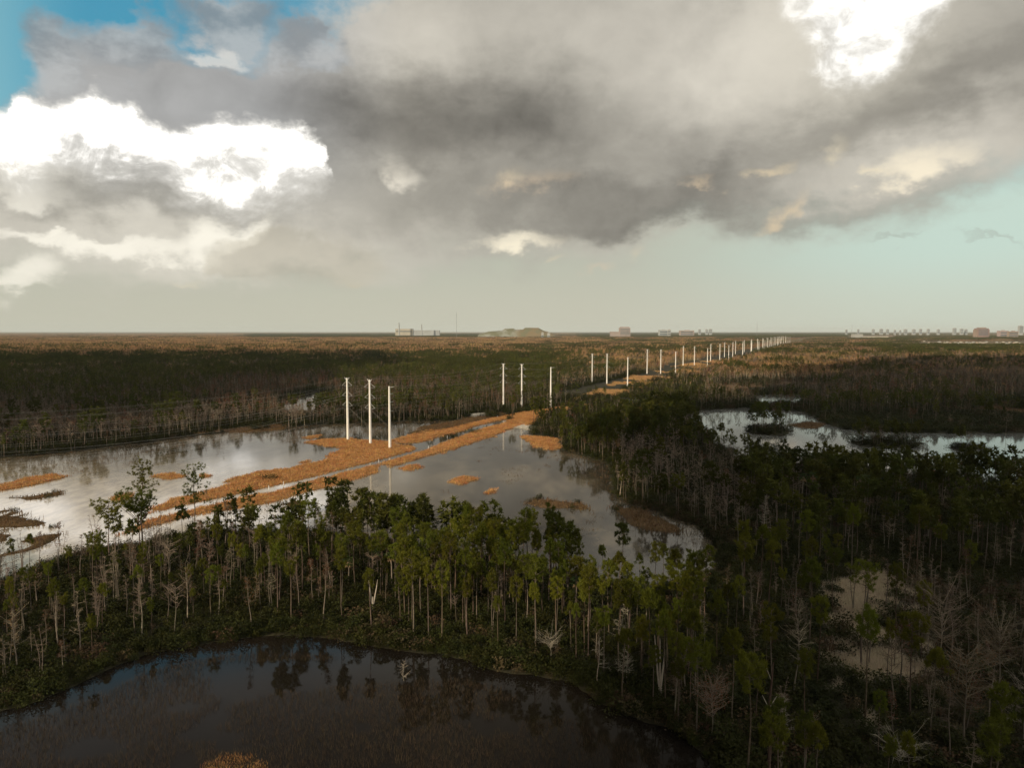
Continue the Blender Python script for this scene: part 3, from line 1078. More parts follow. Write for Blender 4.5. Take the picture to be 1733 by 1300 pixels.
def special_trees():
    def z0(x, y):
        return float(height(land(np.array([x]), np.array([y]))['L'])[0])
    # the pines by the left end of the grass strip
    x, y, h = tall(238, 938, 834)
    tr, cw = pine(101, h, 6.0, 0.70, 34, 11, 20, 'flat', spread=0.5)
    rng = np.random.default_rng(5)
    for k in range(7):     # forked limbs that carry the umbrella
        a = k * 0.9
        tube(tr, [(0.1, 0, h * 0.45), (math.cos(a) * 1.6, math.sin(a) * 1.6, h * 0.62), (math.cos(a) * 4.2, math.sin(a) * 4.2, h * 0.80)], [0.12, 0.09, 0.04], 4, 0, False)
    tree('pine_tree', x, y, z0(x, y), tr, cw, 'crown', M['bark'], M['needles'], 'broad umbrella crowned pine with forked reddish limbs at the left end of the track', group='slash pines')
    x, y, h = tall(241, 918, 781)
    tr, cw = pine(102, h, 3.3, 0.66, 24, 8, 18, 'tiered', spread=0.5)
    tree('pine_tree', x, y, z0(x, y), tr, cw, 'crown', M['bark'], M['needles'], 'tall pine with a tufted top rising behind the umbrella crowned pine', group='slash pines')
    x, y, h = tall(330, 902, 786)
    tr, cw = pine(103, h, 4.6, 0.42, 30, 8, 18, 'tiered', spread=0.5)
    tree('pine_tree', x, y, z0(x, y), tr, cw, 'crown', M['bark'], M['needles'], 'tall pine with ragged tiered boughs in front of the orange grass strip', group='slash pines')
    x, y, h = tall(523, 955, 852)
    tr, cw = pine(104, h, 2.3, 0.74, 18, 7, 18, 'round', spread=0.35)
    tree('pine_tree', x, y, z0(x, y), tr, cw, 'crown', M['bark'], M['needles'], 'lone slim pine with a small round head against the pale flood water', group='slash pines')
    x, y, h = tall(186, 955, 848)
    tr, cw = pine(105, h, 4.2, 0.72, 24, 9, 18, 'flat', spread=0.5)
    tree('pine_tree', x, y, z0(x, y), tr, cw, 'crown', M['bark'], M['needles'], 'flat topped pine just left of the broad umbrella crowned pine', group='slash pines')
    x, y, h = tall(1300, 1318, 1125)
    tr = MB()
    tube(tr, [(0, 0, 0), (0.1, 0, h * .3), (-.1, .1, h * .62), (0.12, 0, h * .86), (0.3, 0.1, h)], [.2, .19, .16, .12, .05], 7)
    bw = MB()
    tube(bw, [(-.1, 0, h * .6), (-1.0, 0, h * .72)], [.07, .03], 4)
    tube(bw, [(0, 0, h * .62), (.9, .3, h * .7), (1.3, .3, h * .68)], [.06, .04, .02], 4)
    tube(bw, [(.1, 0, h * .84), (-.5, .2, h * .95)], [.05, .02], 4)
    tree('dead_pine', x, y, z0(x, y), tr, bw, 'branches', M['bark'], M['dead_wood'], 'dead reddish pine trunk with a snapped crooked top, bottom edge', group='dead trees')
    # dead and bleached trees
    def snag(px, py, ty, label, seed, prongs, mtl):
        x, y, h = tall(px, py, ty)
        rng = np.random.default_rng(seed)
        tr, bw = MB(), MB()
        tube(tr, [(0, 0, 0), (0.05, 0, h * .25), (0.02, 0, h * .42)], [.26, .22, .17], 7)
        for k in range(prongs):
            a = k * 2.6 + seed
            hh = h * rng.uniform(0.72, 1.0) if k else h
            o = 0.5 + 0.35 * rng.uniform()
            tube(tr if k == 0 else bw, [(0, 0, h * .12), (math.cos(a) * o * .5, math.sin(a) * o * .3, h * .4), (math.cos(a) * o, math.sin(a) * o * .5, hh * .78), (math.cos(a) * o * 1.25, math.sin(a) * o * .5, hh)],
                 [.17, .14, .11, .03], 6)
        tree('dead_snag', x, y, z0(x, y), tr, bw, 'prong', mtl, mtl, label, 'dead tree', 'dead trees')
        LAND.append((label, px, py))
    snag(631, 1040, 974, 'bleached white two pronged snag standing in the shrubs beyond the dark pond', 4, 2, M['dead_wood'])
    snag(1117, 1190, 1078, 'split brown and white snag of three prongs at the pond corner', 9, 3, M['dead_wood'])
    def dead(px, py, ty, label, seed, w, **kw):
        x, y, h = tall(px, py, ty)
        tr, bw = bare(seed, h, w, **kw)
        tree('dead_tree', x, y, z0(x, y), tr, bw, 'branches', M['dead_grey'], [M['dead_grey'], M['rust']], label, 'dead tree', 'dead trees')
    dead(1291, 928, 838, 'pale dead cypress with short drooping side branches above the dark right woods', 31, 3.0, base=0.15, limbs=60, twigs=8)
    dead(683, 1153, 1113, 'little white dead tree standing alone in the dark pond', 32, 1.5, base=0.2, limbs=18, twigs=4)
    dead(1054, 1160, 1096, 'pale twiggy dead tree at the pond edge with forked stem', 33, 2.4, base=0.3, limbs=40, twigs=8, stem=2)
    dead(1046, 1106, 1024, 'tall pale dead tree standing behind the twiggy forked one', 34, 2.2, base=0.3, limbs=36, twigs=8)
    dead(1011, 1160, 1082, 'slender grey dead tree leaning at the edge of the dark pond', 35, 2.0, base=0.3, limbs=24, twigs=6)
    dead(932, 1126, 1082, 'short spreading grey dead tree in the shrubs by the pond bank', 36, 2.6, base=0.5, limbs=26, twigs=7, flat=True)
    dead(1526, 1312, 1262, 'pale frosted dead treetop at the bottom edge of the picture', 37, 3.0, base=0.4, limbs=44, twigs=9, flat=True)
    dead(1323, 1290, 1185, 'pale dead tree with a brushy crown, bottom right woods', 38, 2.6, base=0.45, limbs=40, twigs=9)
    dead(1730, 1275, 1160, 'wide pale dead tree at the right edge of the picture', 39, 4.2, base=0.4, limbs=46, twigs=9, flat=True)
    def rusty(px, py, ty, label, seed, w, n):
        x, y, h = tall(px, py, ty)
        tr, bw = bare(seed, h, w, 0.4, 60, 9, rust=n, flat=True)
        tree('rusty_cypress', x, y, z0(x, y), tr, bw, 'branches', M['grey_bark'], [M['twigs'], M['rust']], label, 'tree', 'rusty cypresses')
    rusty(1631, 1268, 1112, 'big rust red cypress with a spreading crown, lower right', 41, 4.6, 1)
    rusty(1590, 1142, 1022, 'wide brown leafless cypress right of the pale grass clearing', 42, 5.0, 0.0)
    rusty(1205, 1255, 1160, 'small rusty crowned cypress between pines near the pond corner', 43, 3.0, 1)
    rusty(1690, 1175, 1060, 'brown twiggy cypress near the right edge above the rust red one', 44, 4.4, 0.0)
    # black dead pole in the clearing
    x, y, h = tall(1457, 1132, 960)
    tr, cw = pine(106, h, 2.4, 0.80, 16, 6, 18, 'round', spread=0.35)
    tree('pine_tree', x, y, z0(x, y), tr, cw, 'crown', M['bark'], M['needles'], 'thin straight pine standing in the middle of the pale grass clearing', group='slash pines')


special_trees()


def grow():
    rng = np.random.default_rng(11)
    # ---------- candidates in the near and middle ground
    X, Y = sector(74, 215, 2.1, rng)
    F = land(X, Y)
    u, v = topx(X, Y, 0)
    dry = (F['L'] > 0.7) & (F['og'] < 0.5) & (F['st'] < 0.0) & (F['sd'] < 0.3) & (F['br'] < 0.5)
    left = np.clip((u - 380) / 260, 0, 1) * np.where((u < 640) & (v < 965), 0.45, 1.0)                       # 0 on the left of the belt, 1 in its middle
    patch = fbm(X / 17, Y / 17, 31)
    pondside = (F['w'] > -5.0) & (v > 1040) & (u < 1100)        # only shrubs on the very bank
    p_pine = 0.020 + 0.055 * (u < 420) + 0.360 * left * (0.15 + 1.3 * patch.clip(0.25, 0.75))
    right = u > 1180
    p_pine = np.where(right, 0.062 * (0.4 + 1.3 * patch), p_pine)
    p_bare = np.where(u < 600, 0.125 * (1 - left) + 0.035, 0.030)
    p_bare = np.where(right, 0.075 * (1.6 - 1.3 * patch), p_bare)
    browny = inpoly([(1540, 980), (1800, 980), (1900, 1300), (1560, 1240), (1530, 1100)], X, Y)
    p_bare = np.where(browny, 0.16, p_bare)
    p_pine = np.where(browny, 0.02, p_pine)
    p_bare = np.where((u > 1040) & (u < 1260) & (v < 920), 0.22, p_bare)
    p_pine = np.where((u > 1040) & (u < 1260) & (v < 920), 0.02, p_pine)
    p_pine, p_bare = np.where(pondside, p_pine * 0.12, p_pine), np.where(pondside, p_bare * 0.35, p_bare)
    chan = inpoly([(940, 930), (1000, 1035), (1120, 1060), (1260, 1010), (1240, 900)], X, Y)
    p_pine = np.where(chan, p_pine * 0.35, p_pine)
    r = rng.uniform(0, 1, len(X))
    ok = dry & clear_of(X, Y, 1.6)
    inview = (np.abs(X) < Y * 0.735 + 3) & (v < 1520)
    ip = np.nonzero(ok & (r < p_pine))[0]
    wet = (F['L'] > 0.4) & (F['st'] > 0) & clear_of(X, Y, 1.6)
    ib = np.nonzero((ok & (r > 1 - p_bare)) | (wet & (r > 0.93)))[0]
    return dict(X=X, Y=Y, F=F, u=u, v=v, ip=ip, ib=ib, inview=inview, dry=dry)


G = grow()
print('near pines', len(G['ip']), int(G['inview'][G['ip']].sum()), 'near bare', len(G['ib']), int(G['inview'][G['ib']].sum()))

# ------------------------------------------------------------------ near pines, leafless trees and palms, one by one
def variants():
    pines, bares = [], []
    shapes = ['round', 'round', 'round', 'tiered', 'cone', 'round', 'tiered', 'round', 'cone', 'round', 'flat', 'round']
    for k, sh in enumerate(shapes):
        rr = np.random.default_rng(200 + k)
        tr, cw = pine(300 + k, 15.0, rr.uniform(1.5, 2.3), rr.uniform(0.62, 0.84), 19, 6, 22, sh, rr.uniform(0, 0.03))
        pines.append((tr.mesh('trunk', [M['bark']]), cw.mesh('crown', [M['needles']]), sh))
    for k in range(10):
        rr = np.random.default_rng(400 + k)
        fl = k % 4 == 3
        st = 2 if k % 5 == 4 else 1
        tr, bw = bare(500 + k, 9.5, rr.uniform(1.3, 2.4), rr.uniform(0.3, 0.55), 26, 7, False, 1 if k in (2, 7) else 0, st, fl)
        bares.append((tr.mesh('trunk', [M['grey_bark']]), bw.mesh('branches', [M['twigs'], M['rust']]),
                      'flat' if fl else 'rusty' if k in (2, 7) else 'forked' if st == 2 else 'slim'))
    return pines, bares


PINES, BARES = variants()
NEAR_TREES = []       # (object, kind, look words, ground point, height)


def plant(name, meshes, x, y, z, rz, s, sz, part2, cat):
    t = empty(name, (x, y, z), rz)
    t.scale = (s, s, sz)
    a = bpy.data.objects.new('trunk', meshes[0])
    b = bpy.data.objects.new(part2, meshes[1])
    for o in (a, b):
        COL.objects.link(o)
        o.parent = t
    t['category'] = cat
    return t


def near_trees():
    rng = np.random.default_rng(21)
    X, Y, F = G['X'], G['Y'], G['F']
    rest_p, rest_b = [], []
    z = height(F['L']) - 0.15
    np_, nb_ = 0, 0
    for i in sorted(G['ip'], key=lambda i: Y[i]):
        k = int(rng.integers(0, len(PINES)))
        h = rng.uniform(8.5, 16.0)
        if G['u'][i] < 420:
            h *= 0.72
        if G['inview'][i] and np_ < 290:
            np_ += 1
            s = h / 15 * rng.uniform(0.72, 1.02)
            t = plant('pine_tree', PINES[k], X[i], Y[i], z[i], rng.uniform(0, 6.28), s, h / 15, 'crown', 'tree')
            NEAR_TREES.append((t, 'pine', PINES[k][2], X[i], Y[i], h))
        else:
            rest_p.append((X[i], Y[i], z[i], h))
    for i in sorted(G['ib'], key=lambda i: Y[i]):
        k = int(rng.integers(0, len(BARES)))
        h = rng.uniform(5, 11.5)
        if G['inview'][i] and nb_ < 280:
            nb_ += 1
            s = h / 9.5 * rng.uniform(0.9, 1.2)
            t = plant('bare_cypress', BARES[k], X[i], Y[i], z[i], rng.uniform(0, 6.28), s, h / 9.5, 'branches', 'tree')
            NEAR_TREES.append((t, 'bare', BARES[k][2], X[i], Y[i], h))
        else:
            rest_b.append((X[i], Y[i], z[i], h))
    return rest_p, rest_b


REST_P, REST_B = near_trees()


def palms():
    spots = [(1010, 830, 'm'), (1356, 882, 808), (1374, 880, 806), (1455, 888, 812), (1462, 884, 810), (1570, 918, 886), (1640, 905, 862), (1520, 880, 828),
             (640, 985, 938), (663, 990, 940), (590, 992, 950), (975, 1025, 985)]
    names = ['cabbage palm with hanging dead fronds, left one of the pair in the dark right woods', 'cabbage palm with hanging dead fronds, right one of the pair in the dark right woods',
             'cabbage palm left of its twin under the tall pines of the right woods', 'cabbage palm right of its twin under the tall pines of the right woods',
             'short cabbage palm with a rusty dead skirt, right woods', 'cabbage palm furthest right among the dark pines', 'cabbage palm just right of the paired palms beneath the pines',
             'cabbage palm under the pines behind the bleached white snag', 'taller cabbage palm under the pines right of the bleached snag', 'small cabbage palm left of the bleached white snag',
             'cabbage palm low among the pine trunks of the middle stand']
    for k, ((px, py, ty), nm) in enumerate(zip(spots[1:], names)):
        x, y, h = tall(px, py, ty)
        tr, fr, dd = palm(60 + k, h)
        z = float(height(land(np.array([x]), np.array([y]))['L'])[0])
        t = empty('cabbage_palm', (x, y, z), k * 1.3)
        tr.build('trunk', M['grey_bark'], t)
        fr.build('frond_crown', M['palm'], t)
        dd.build('dead_skirt', M['palm_dead'], t)
        tag(t, nm, 'palm', 'cabbage palms')
        taken.append((x, y))


palms()


# ------------------------------------------------------------------ the uncounted rest
def low_pine(seed, h=14, fine_=True):
    rr = np.random.default_rng(seed)
    tr, cw = pine(seed, h, rr.uniform(1.8, 2.8), rr.uniform(0.5, 0.74), 18 if fine_ else 11, 3, 7 if fine_ else 3, ['round', 'round', 'tiered', 'cone'][seed % 4], 0.01, True)
    return join((tr, 0), (cw, 1))


def low_bare(seed, h=10, n=16, rust=0, tw=5, wd=0.14):
    rr = np.random.default_rng(seed)
    tr, bw = bare(seed, h, rr.uniform(1.4, 2.6), rr.uniform(0.3, 0.5), n, tw, True, rust, 1, seed % 3 == 0, wd)
    return join((tr, 0), (bw, 1))


M['gold'] = mat('golden_twigs', (0.46, 0.27, 0.115), 0.95, 0.3, 0, 0, (0.34, 0.20, 0.085), 0.25)
M['scrub'] = mat('brown_scrub', (0.26, 0.155, 0.065), 0.9, 0.4, 0, 0, (0.11, 0.08, 0.03), 0.2)
M['pale_bark'] = mat('pale_bark', (0.42, 0.36, 0.28), 0.95, 0.25)
TREE_MATS = {'pine': [M['bark'], M['far_needles']], 'bare': [M['grey_bark'], M['twigs'], M['rust']], 'gold': [M['pale_bark'], M['gold'], M['rust']],
             'rust': [M['grey_bark'], M['rust'], M['rust']]}


def kinds_at(X, Y, rng):
    """0 pine, 1 grey leafless, 2 golden leafless, 3 rusty, by where a point lies"""
    u, v = topx(X, Y, 0)
    n1 = fbm(X / 60 + 40, Y / 90, 51)
    n2 = fbm(X / 300 + 7, Y / 420, 57)
    p = np.full(len(X), 0.6)          # chance of a pine
    gold = np.zeros(len(X))           # chance that a leafless one is golden
    rust = np.full(len(X), 0.08)
    lf = (u < 860)
    shore = lf & (v > 700)
    p = np.where(shore, 0.22, p)
    band = inpoly([(300, 690), (380, 650), (560, 640), (600, 700), (500, 716), (380, 716)], X, Y)
    p = np.where(band, 0.15, p)
    rust = np.where(band, 0.45, rust)
    cen = inpoly([(560, 700), (600, 655), (850, 640), (880, 700), (700, 715)], X, Y)
    p = np.where(cen, 0.30, p)
    rust = np.where(cen, 0.4, rust)
    rf = (u > 1180) & (v < 700)
    p = np.where(rf, 0.06, p)
    gold = np.where(rf & (v < 650) & (u < 1420), 0.6, gold)
    gold = np.where(rf & (u >= 1420), 0.15, gold)
    rust = np.where(rf, 0.2, rust)
    mid = (u > 940) & (u < 1180) & (v < 660)
    p = np.where(mid, 0.2, p)
    gold = np.where(mid, 0.8, gold)
    rr = (u > 1000) & (v > 690)
    p = np.where(rr, 0.72, p)
    bz = inpoly([(1030, 800), (1050, 770), (1250, 775), (1260, 880), (1150, 880)], X, Y)
    p = np.where(bz, 0.12, p)
    # further off
    far = (v < 612) & lf
    p = np.where(far, -0.10 + 0.45 * (v > 603), p)
    gold = np.where(far, 0.9, gold)
    rust = np.where(far, 0.12, rust)
    green = (v < 572) & (v > 565) & (u > 420) & (u < 1000)
    p = np.where(green, 0.95, p)
    farr = (v < 605) & (u > 860)
    p = np.where(farr, 0.10, p)
    gold = np.where(farr, np.where(u < 1250, 0.85, 0.35), gold)
    rust = np.where(farr & (u > 1200) & (u < 1520), 0.4, rust)
    p = np.where((v < 572) & (u > 980), 0.9, p)
    p = np.where((v < 600) & (u > 1480), 0.38, p)
    amp = np.where(v < 612, 0.8, 1.0)
    p = np.clip(p + ((n1 - 0.5) * 0.9 + (n2 - 0.5) * 1.1) * amp, 0.02, 0.98)
    r = rng.uniform(0, 1, len(X))
    r2 = rng.uniform(0, 1, len(X))
    k = np.where(r < p, 0, 1)
    k = np.where((k == 1) & (r2 < rust * (0.4 + 1.2 * n2)), 3, k)
    k = np.where((k == 1) & (rng.uniform(0, 1, len(X)) < gold), 2, k)
    return k


LINE_P = np.array(gpt(627, 752))
LINE_D = np.array([0.414, 0.910])


def line_gap(X, Y):
    """distance from the middle of the power line"""
    return np.abs((X - LINE_P[0]) * LINE_D[1] - (Y - LINE_P[1]) * LINE_D[0])


def forests():
    rng = np.random.default_rng(77)
    # --- middle distance, tree by tree
    def strip(d0, d1, step, keep, fine_):
        X, Y = sector(d0, d1, step, rng)
        F = land(X, Y)
        dens = fbm(X / 26, Y / 34, 61)
        k = (F['L'] > 0.8) & (F['og'] < -0.5) & (F['br'] < 0.0) & (F['sd'] < 0) & (F['st'] < 0) & (F['go'] < 0) & ((F['lo'] < 0) | (rng.uniform(0, 1, len(X)) < 0.05)) & (rng.uniform(0, 1, len(X)) < keep * (0.45 + 1.1 * dens)) & clear_of(X, Y, 2.0)
        uu, vv = topx(X, Y, 0)
        thin = inpoly([(900, 735), (955, 690), (1060, 650), (1200, 640), (1180, 690), (1060, 730), (980, 770)], X, Y)
        k &= ~(thin & (rng.uniform(0, 1, len(X)) < 0.62))
        k &= ~((line_gap(X, Y) < 26) & (Y > 560))
        return X[k], Y[k], height(F['L'][k]) - 0.15
    parts = [strip(215, 450, 4.0, 0.85, True), strip(450, 900, 5.0, 0.85, False)]
    names = ['pine', 'bare', 'gold', 'rust']
    for q, (X, Y, Z) in enumerate(parts):
        kd = kinds_at(X, Y, rng)
        H = rng.uniform(9.5, 16.5, len(X)) * np.where(kd == 0, 1.0, 0.78)
        uu, vv = topx(X, Y, 0)
        H = H * np.where(inpoly([(880, 740), (955, 690), (1060, 650), (1200, 640), (1180, 690), (1060, 720), (970, 765)], X, Y), 0.72, 1.0)
        H = H * np.where((uu > 1150) & (vv > 735) & (vv < 835), 0.72, 1.0)      # lower growth on the lake's near shore
        if q == 0:
            eX = np.array([t[0] for t in REST_P + REST_B]); eY = np.array([t[1] for t in REST_P + REST_B])
            X = np.concatenate([X, eX]); Y = np.concatenate([Y, eY]); Z = np.concatenate([Z, [t[2] for t in REST_P + REST_B]])
            kd = np.concatenate([kd, np.zeros(len(REST_P), int), np.ones(len(REST_B), int)])
            H = np.concatenate([H, [t[3] for t in REST_P + REST_B]])
        for j, nm in enumerate(names):
            k = kd == j
            if not k.any():
                continue
            nv = 6
            if nm == 'pine':
                ms = [low_pine(700 + q * 20 + i, 14, q == 0).mesh('far_pine', TREE_MATS['pine']) for i in range(nv)]
                base = 14.0
            else:
                ms = [low_bare(760 + j * 30 + q * 10 + i, 10, 18 if q == 0 else 12, 1 if nm == 'rust' else 0).mesh('far_bare_tree', TREE_MATS[nm]) for i in range(nv)]
                base = 10.0
            label = {'pine': 'dark pines of the %s woods merging into one mass', 'bare': 'grey leafless cypresses of the %s woods', 'gold': 'golden leafless cypresses of the %s woods',
                     'rust': 'rust brown cypresses of the %s woods'}[nm] % ('middle' if q == 0 else 'farther')
            nme = {'pine': 'pine_forest', 'bare': 'grey_cypress_forest', 'gold': 'golden_cypress_forest', 'rust': 'rusty_cypress_forest'}[nm]
            scatter(nme, label, ms, np.stack([X[k], Y[k], Z[k]], 1), rng.integers(0, nv, k.sum()), H[k] / base * rng.uniform(0.9, 1.2, k.sum()), rng, H[k] / base)
    # --- shrubs
    sh = [shrub(800 + i, rr, hh, 260).mesh('shrub', [M['shrub']]) for i, (rr, hh) in enumerate([(2.0, 2.4), (1.6, 2.8), (2.4, 2.2), (1.4, 1.6), (2.0, 3.2)])]
    sh += [shrub(820 + i, 1.7, 2.0, 170, 0.36).mesh('shrub', [M['shrub_brown']]) for i in range(2)]
    def under(name, label, d0, d1, step, smin, smax, lo, rim=None):
        X, Y = sector(d0, d1, step, rng)
        F = land(X, Y)
        n = fbm(X / 12, Y / 12, 71)
        k = (F['L'] > lo) & (F['og'] < -0.3) & (F['st'] < -0.3) & (F['sd'] < 0.3) & (F['br'] < 0.2)
        if rim:
            k &= F['L'] < rim
        k |= (F['br'] > 0) & (F['w'] < 3) & (n > 0.60)
        k |= (F['sd'] > -1) & (F['og'] < 0) & (n > 0.5) & (F['L'] > 0.2)
        k &= ~((line_gap(X, Y) < 20) & (Y > 600)) & (F['go'] < 0.5)
        X, Y, L_, n, w_ = X[k], Y[k], F['L'][k], n[k], F['w'][k]
        u, v = topx(X, Y, 0)
        brown = inpoly([(1540, 980), (1800, 980), (1900, 1300), (1560, 1240), (1530, 1100)], X, Y) | inpoly([(1060, 850), (1180, 860), (1250, 930), (1180, 930)], X, Y)
        pk = rng.integers(0, 5, len(X))
        pk = np.where(rng.uniform(0, 1, len(X)) < np.where(brown, 0.6, 0.07 + 0.25 * (n > 0.6)), rng.integers(5, 7, len(X)), pk)
        s = rng.uniform(smin, smax, len(X)) * (0.6 + 0.8 * n)
        scatter(name, label, sh, np.stack([X, Y, height(L_) - 0.1], 1), pk, s, rng)
    under('undergrowth', 'dark glossy thicket under the pines and along the pond bank', 68, 215, 2.0, 0.55, 1.1, 0.2)
    under('undergrowth', 'low dense thicket right along the banks', 68, 240, 1.15, 0.4, 0.7, 0.1, 5.0)
    under('undergrowth', 'dark thicket on the floor of the farther woods', 215, 520, 3.3, 0.8, 1.5, 0.3)
    under('undergrowth', 'dark thicket on the floor of the farthest woods', 520, 950, 5.0, 1.1, 1.9, 0.3)
    # --- patches of forest
    def patch(seed, size, n, kind, fine_):
        rr = np.random.default_rng(seed)
        mb = MB()
        for i in range(n):
            kk = kind
            if rr.uniform() < 0.16:
                kk = rr.choice(['pine', 'bare', 'gold', 'rust'])
            x, y = rr.uniform(-size / 2, size / 2, 2)
            s = rr.uniform(0.6, 1.1)
            slot = {'pine': 0, 'bare': 2, 'gold': 4, 'rust': 6}[kk]
            if kk == 'pine':
                t_ = TR['pine'][i % 6]
                s *= 1.0
            else:
                t_ = TR[kk][i % 6]
            V = np.concatenate(t_.v)
            a = rr.uniform(0, 6.28)
            c_, s_ = math.cos(a), math.sin(a)
            V = np.stack([(V[:, 0] * c_ - V[:, 1] * s_) * s + x, (V[:, 0] * s_ + V[:, 1] * c_) * s + y, V[:, 2] * s], 1)
            base = mb.n
            mb.v.append(V.astype(np.float32))
            mb.n += len(V)
            for f, m, sm in zip(t_.f, t_.m, t_.sm):
                mb.f.append(f + base); mb.m.append(np.minimum(m, 1) + slot); mb.sm.append(sm)
        ns = int(n * 0.8)
        if fine_:
            c = rr.uniform(-size / 2, size / 2, (ns * 14, 3)); c[:, 2] = rr.uniform(0.2, 2.6 if kind == 'pine' else 4.5, ns * 14)
            leaves(mb, c, 1.3, rr, 8 if kind == 'pine' else 9)
        return mb
    allm = TREE_MATS['pine'] + TREE_MATS['bare'][:2] + TREE_MATS['gold'][:2] + TREE_MATS['rust'][:2] + [M['shrub'], M['scrub']]
    TR = {'pine': [low_pine(900 + i, 13, False) for i in range(6)], 'bare': [low_bare(920 + i, 9.5, 14, 0, 8, 0.26) for i in range(6)],
          'gold': [low_bare(940 + i, 9.5, 16, 0, 9, 0.32) for i in range(6)], 'rust': [low_bare(960 + i, 9, 16, 0, 9, 0.34) for i in range(6)]}
    kn = ['pine', 'bare', 'gold', 'rust']
    for name, label, d0, d1, step, n, zsc in (('distant_forest', 'mixed pine and leafless cypress forest in the distance', 880, 2600, 26, 34, 1.0),
                                              ('distant_forest', 'forest carpet running on towards the horizon', 2560, 8000, 70, 90, 1.0),
                                              ('horizon_forest', 'thin dark forest line along the horizon', 7900, 22000, 240, 130, 1.0)):
        ms, idx = [], {}
        for j, kd in enumerate(kn):
            for i in range(3):
                ms.append(patch(1000 + j * 10 + i + int(d0), step * 1.15, n, kd, d0 < 7000).mesh('forest_patch', allm))
        X, Y = sector(d0, d1, step, rng, 60)
        F = land(X, Y)
        k = ~((line_gap(X, Y) < 30 + step * 0.4) & (Y < 6000)) & (F['L'] > step * 0.4)
        u, v = topx(X, Y, 0)
        k &= ~inpoly([(1540, 587), (1540, 578), (1900, 577), (1900, 588)], X, Y)
        k &= ~inpoly([(1430, 573), (1430, 569), (1520, 569), (1520, 573)], X, Y)
        if d0 < 2000:
            k &= rng.uniform(0, 1, len(X)) < 0.55 + 0.9 * fbm(X / 90, Y / 120, 81)
        X, Y = X[k], Y[k]
        kd = kinds_at(X, Y, rng)
        scatter(name, label, ms, np.stack([X, Y, np.full(len(X), 0.2)], 1), kd * 3 + rng.integers(0, 3, len(X)), rng.uniform(0.85, 1.15, len(X)), rng, rng.uniform(0.8, 1.15, len(X)))


forests()


# ------------------------------------------------------------------ grass
def grasses():
    rng = np.random.default_rng(33)
    def lay(name, label, box_, step, field, lo, m, h, w, n, spread, keep=1.0, lean=0.35, ymax=None, thin=None):
        x0, x1, y0, y1 = box_
        xs, ys = np.meshgrid(np.arange(x0, x1, step), np.arange(y0, y1, step))
        X = xs.ravel() + rng.uniform(-.5, .5, xs.size) * step
        Y = ys.ravel() + rng.uniform(-.5, .5, xs.size) * step
        k = (np.abs(X) < Y * 0.76 + 25) & (rng.uniform(0, 1, len(X)) < keep)
        X, Y = X[k], Y[k]
        F = land(X, Y)
        k = field(F, X, Y) > lo
        if thin is not None:
            k &= rng.uniform(0, 1, len(X)) < thin(F, X, Y)
        X, Y = X[k], Y[k]
        Z = height(F['L'][k])
        ms = [tuft(60 + i, n, h, w, spread, lean).mesh('tuft', [m]) for i in range(4)]
        scatter(name, label, ms, np.stack([X, Y, np.maximum(Z, -0.1)], 1), rng.integers(0, 4, len(X)), rng.uniform(0.6, 1.25, len(X)), rng)
        print(name, len(X))
    lay('orange_grass', 'orange dry grass on the strips beside the flooded track', (-260, 260, 150, 640), 1.0, lambda F, X, Y: F['og'], -0.2, M['orange'], 0.75, 0.16, 12, 0.5)
    lay('brown_grass', 'brown marsh grass on the low islands and banks', (-260, 420, 150, 640), 1.8, lambda F, X, Y: F['br'], -0.6, M['brown_grass'], 1.0, 0.18, 12, 0.8)
    lay('golden_grass', 'golden grass in the cleared strip under the far poles', (-40, 420, 480, 1300), 2.6, lambda F, X, Y: F['go'], 0.0, M['gold'], 0.9, 0.3, 12, 1.0)
    lay('orange_grass', 'orange dry tuft in the pond at the bottom edge', (-45, -25, 84, 98), 0.35, lambda F, X, Y: sdist(wpoly([(340, 1300), (380, 1278), (430, 1282), (460, 1310), (400, 1330), (330, 1320)]), X, Y), 0.0, M['orange'], 0.55, 0.05, 9, 0.25, 0.7)
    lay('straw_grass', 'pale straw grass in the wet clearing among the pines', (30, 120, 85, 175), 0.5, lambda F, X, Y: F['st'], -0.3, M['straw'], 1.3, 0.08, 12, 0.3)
    inpond = lambda F, X, Y: np.where((sdist(POND, X, Y) > 6) & (fbm(X / 14, Y / 10, 91) > 0.46), 1.0, 0.0)
    lay('sedge', 'sparse brown sedge standing in the dark pond', (-110, 60, 66, 118), 0.55, inpond, 0.5, M['sedge'], 0.9, 0.035, 7, 0.25, 1.0, 0.25)
    # marsh grass standing in the shallows, thinning away from the banks
    shore = lambda F, X, Y: np.where((F['w'] > -0.5) & (F['w'] < 60), np.exp(-np.maximum(F['w'], 0) / 5.0) * 0.7 + 0.5 * (fbm(X / 11, Y / 22, 95) > 0.66), 0)
    lay('marsh_grass', 'thin brown marsh grass in the shallows of the flood water', (-300, 80, 160, 480), 1.8, shore, 0.08, M['brown_grass'], 0.7, 0.10, 9, 0.6, 1.0, 0.4, None,
        lambda F, X, Y: np.clip(shore(F, X, Y), 0, 1))


grasses()


# ------------------------------------------------------------------ power line
ACROSS = Vector((0.910, -0.414, 0))


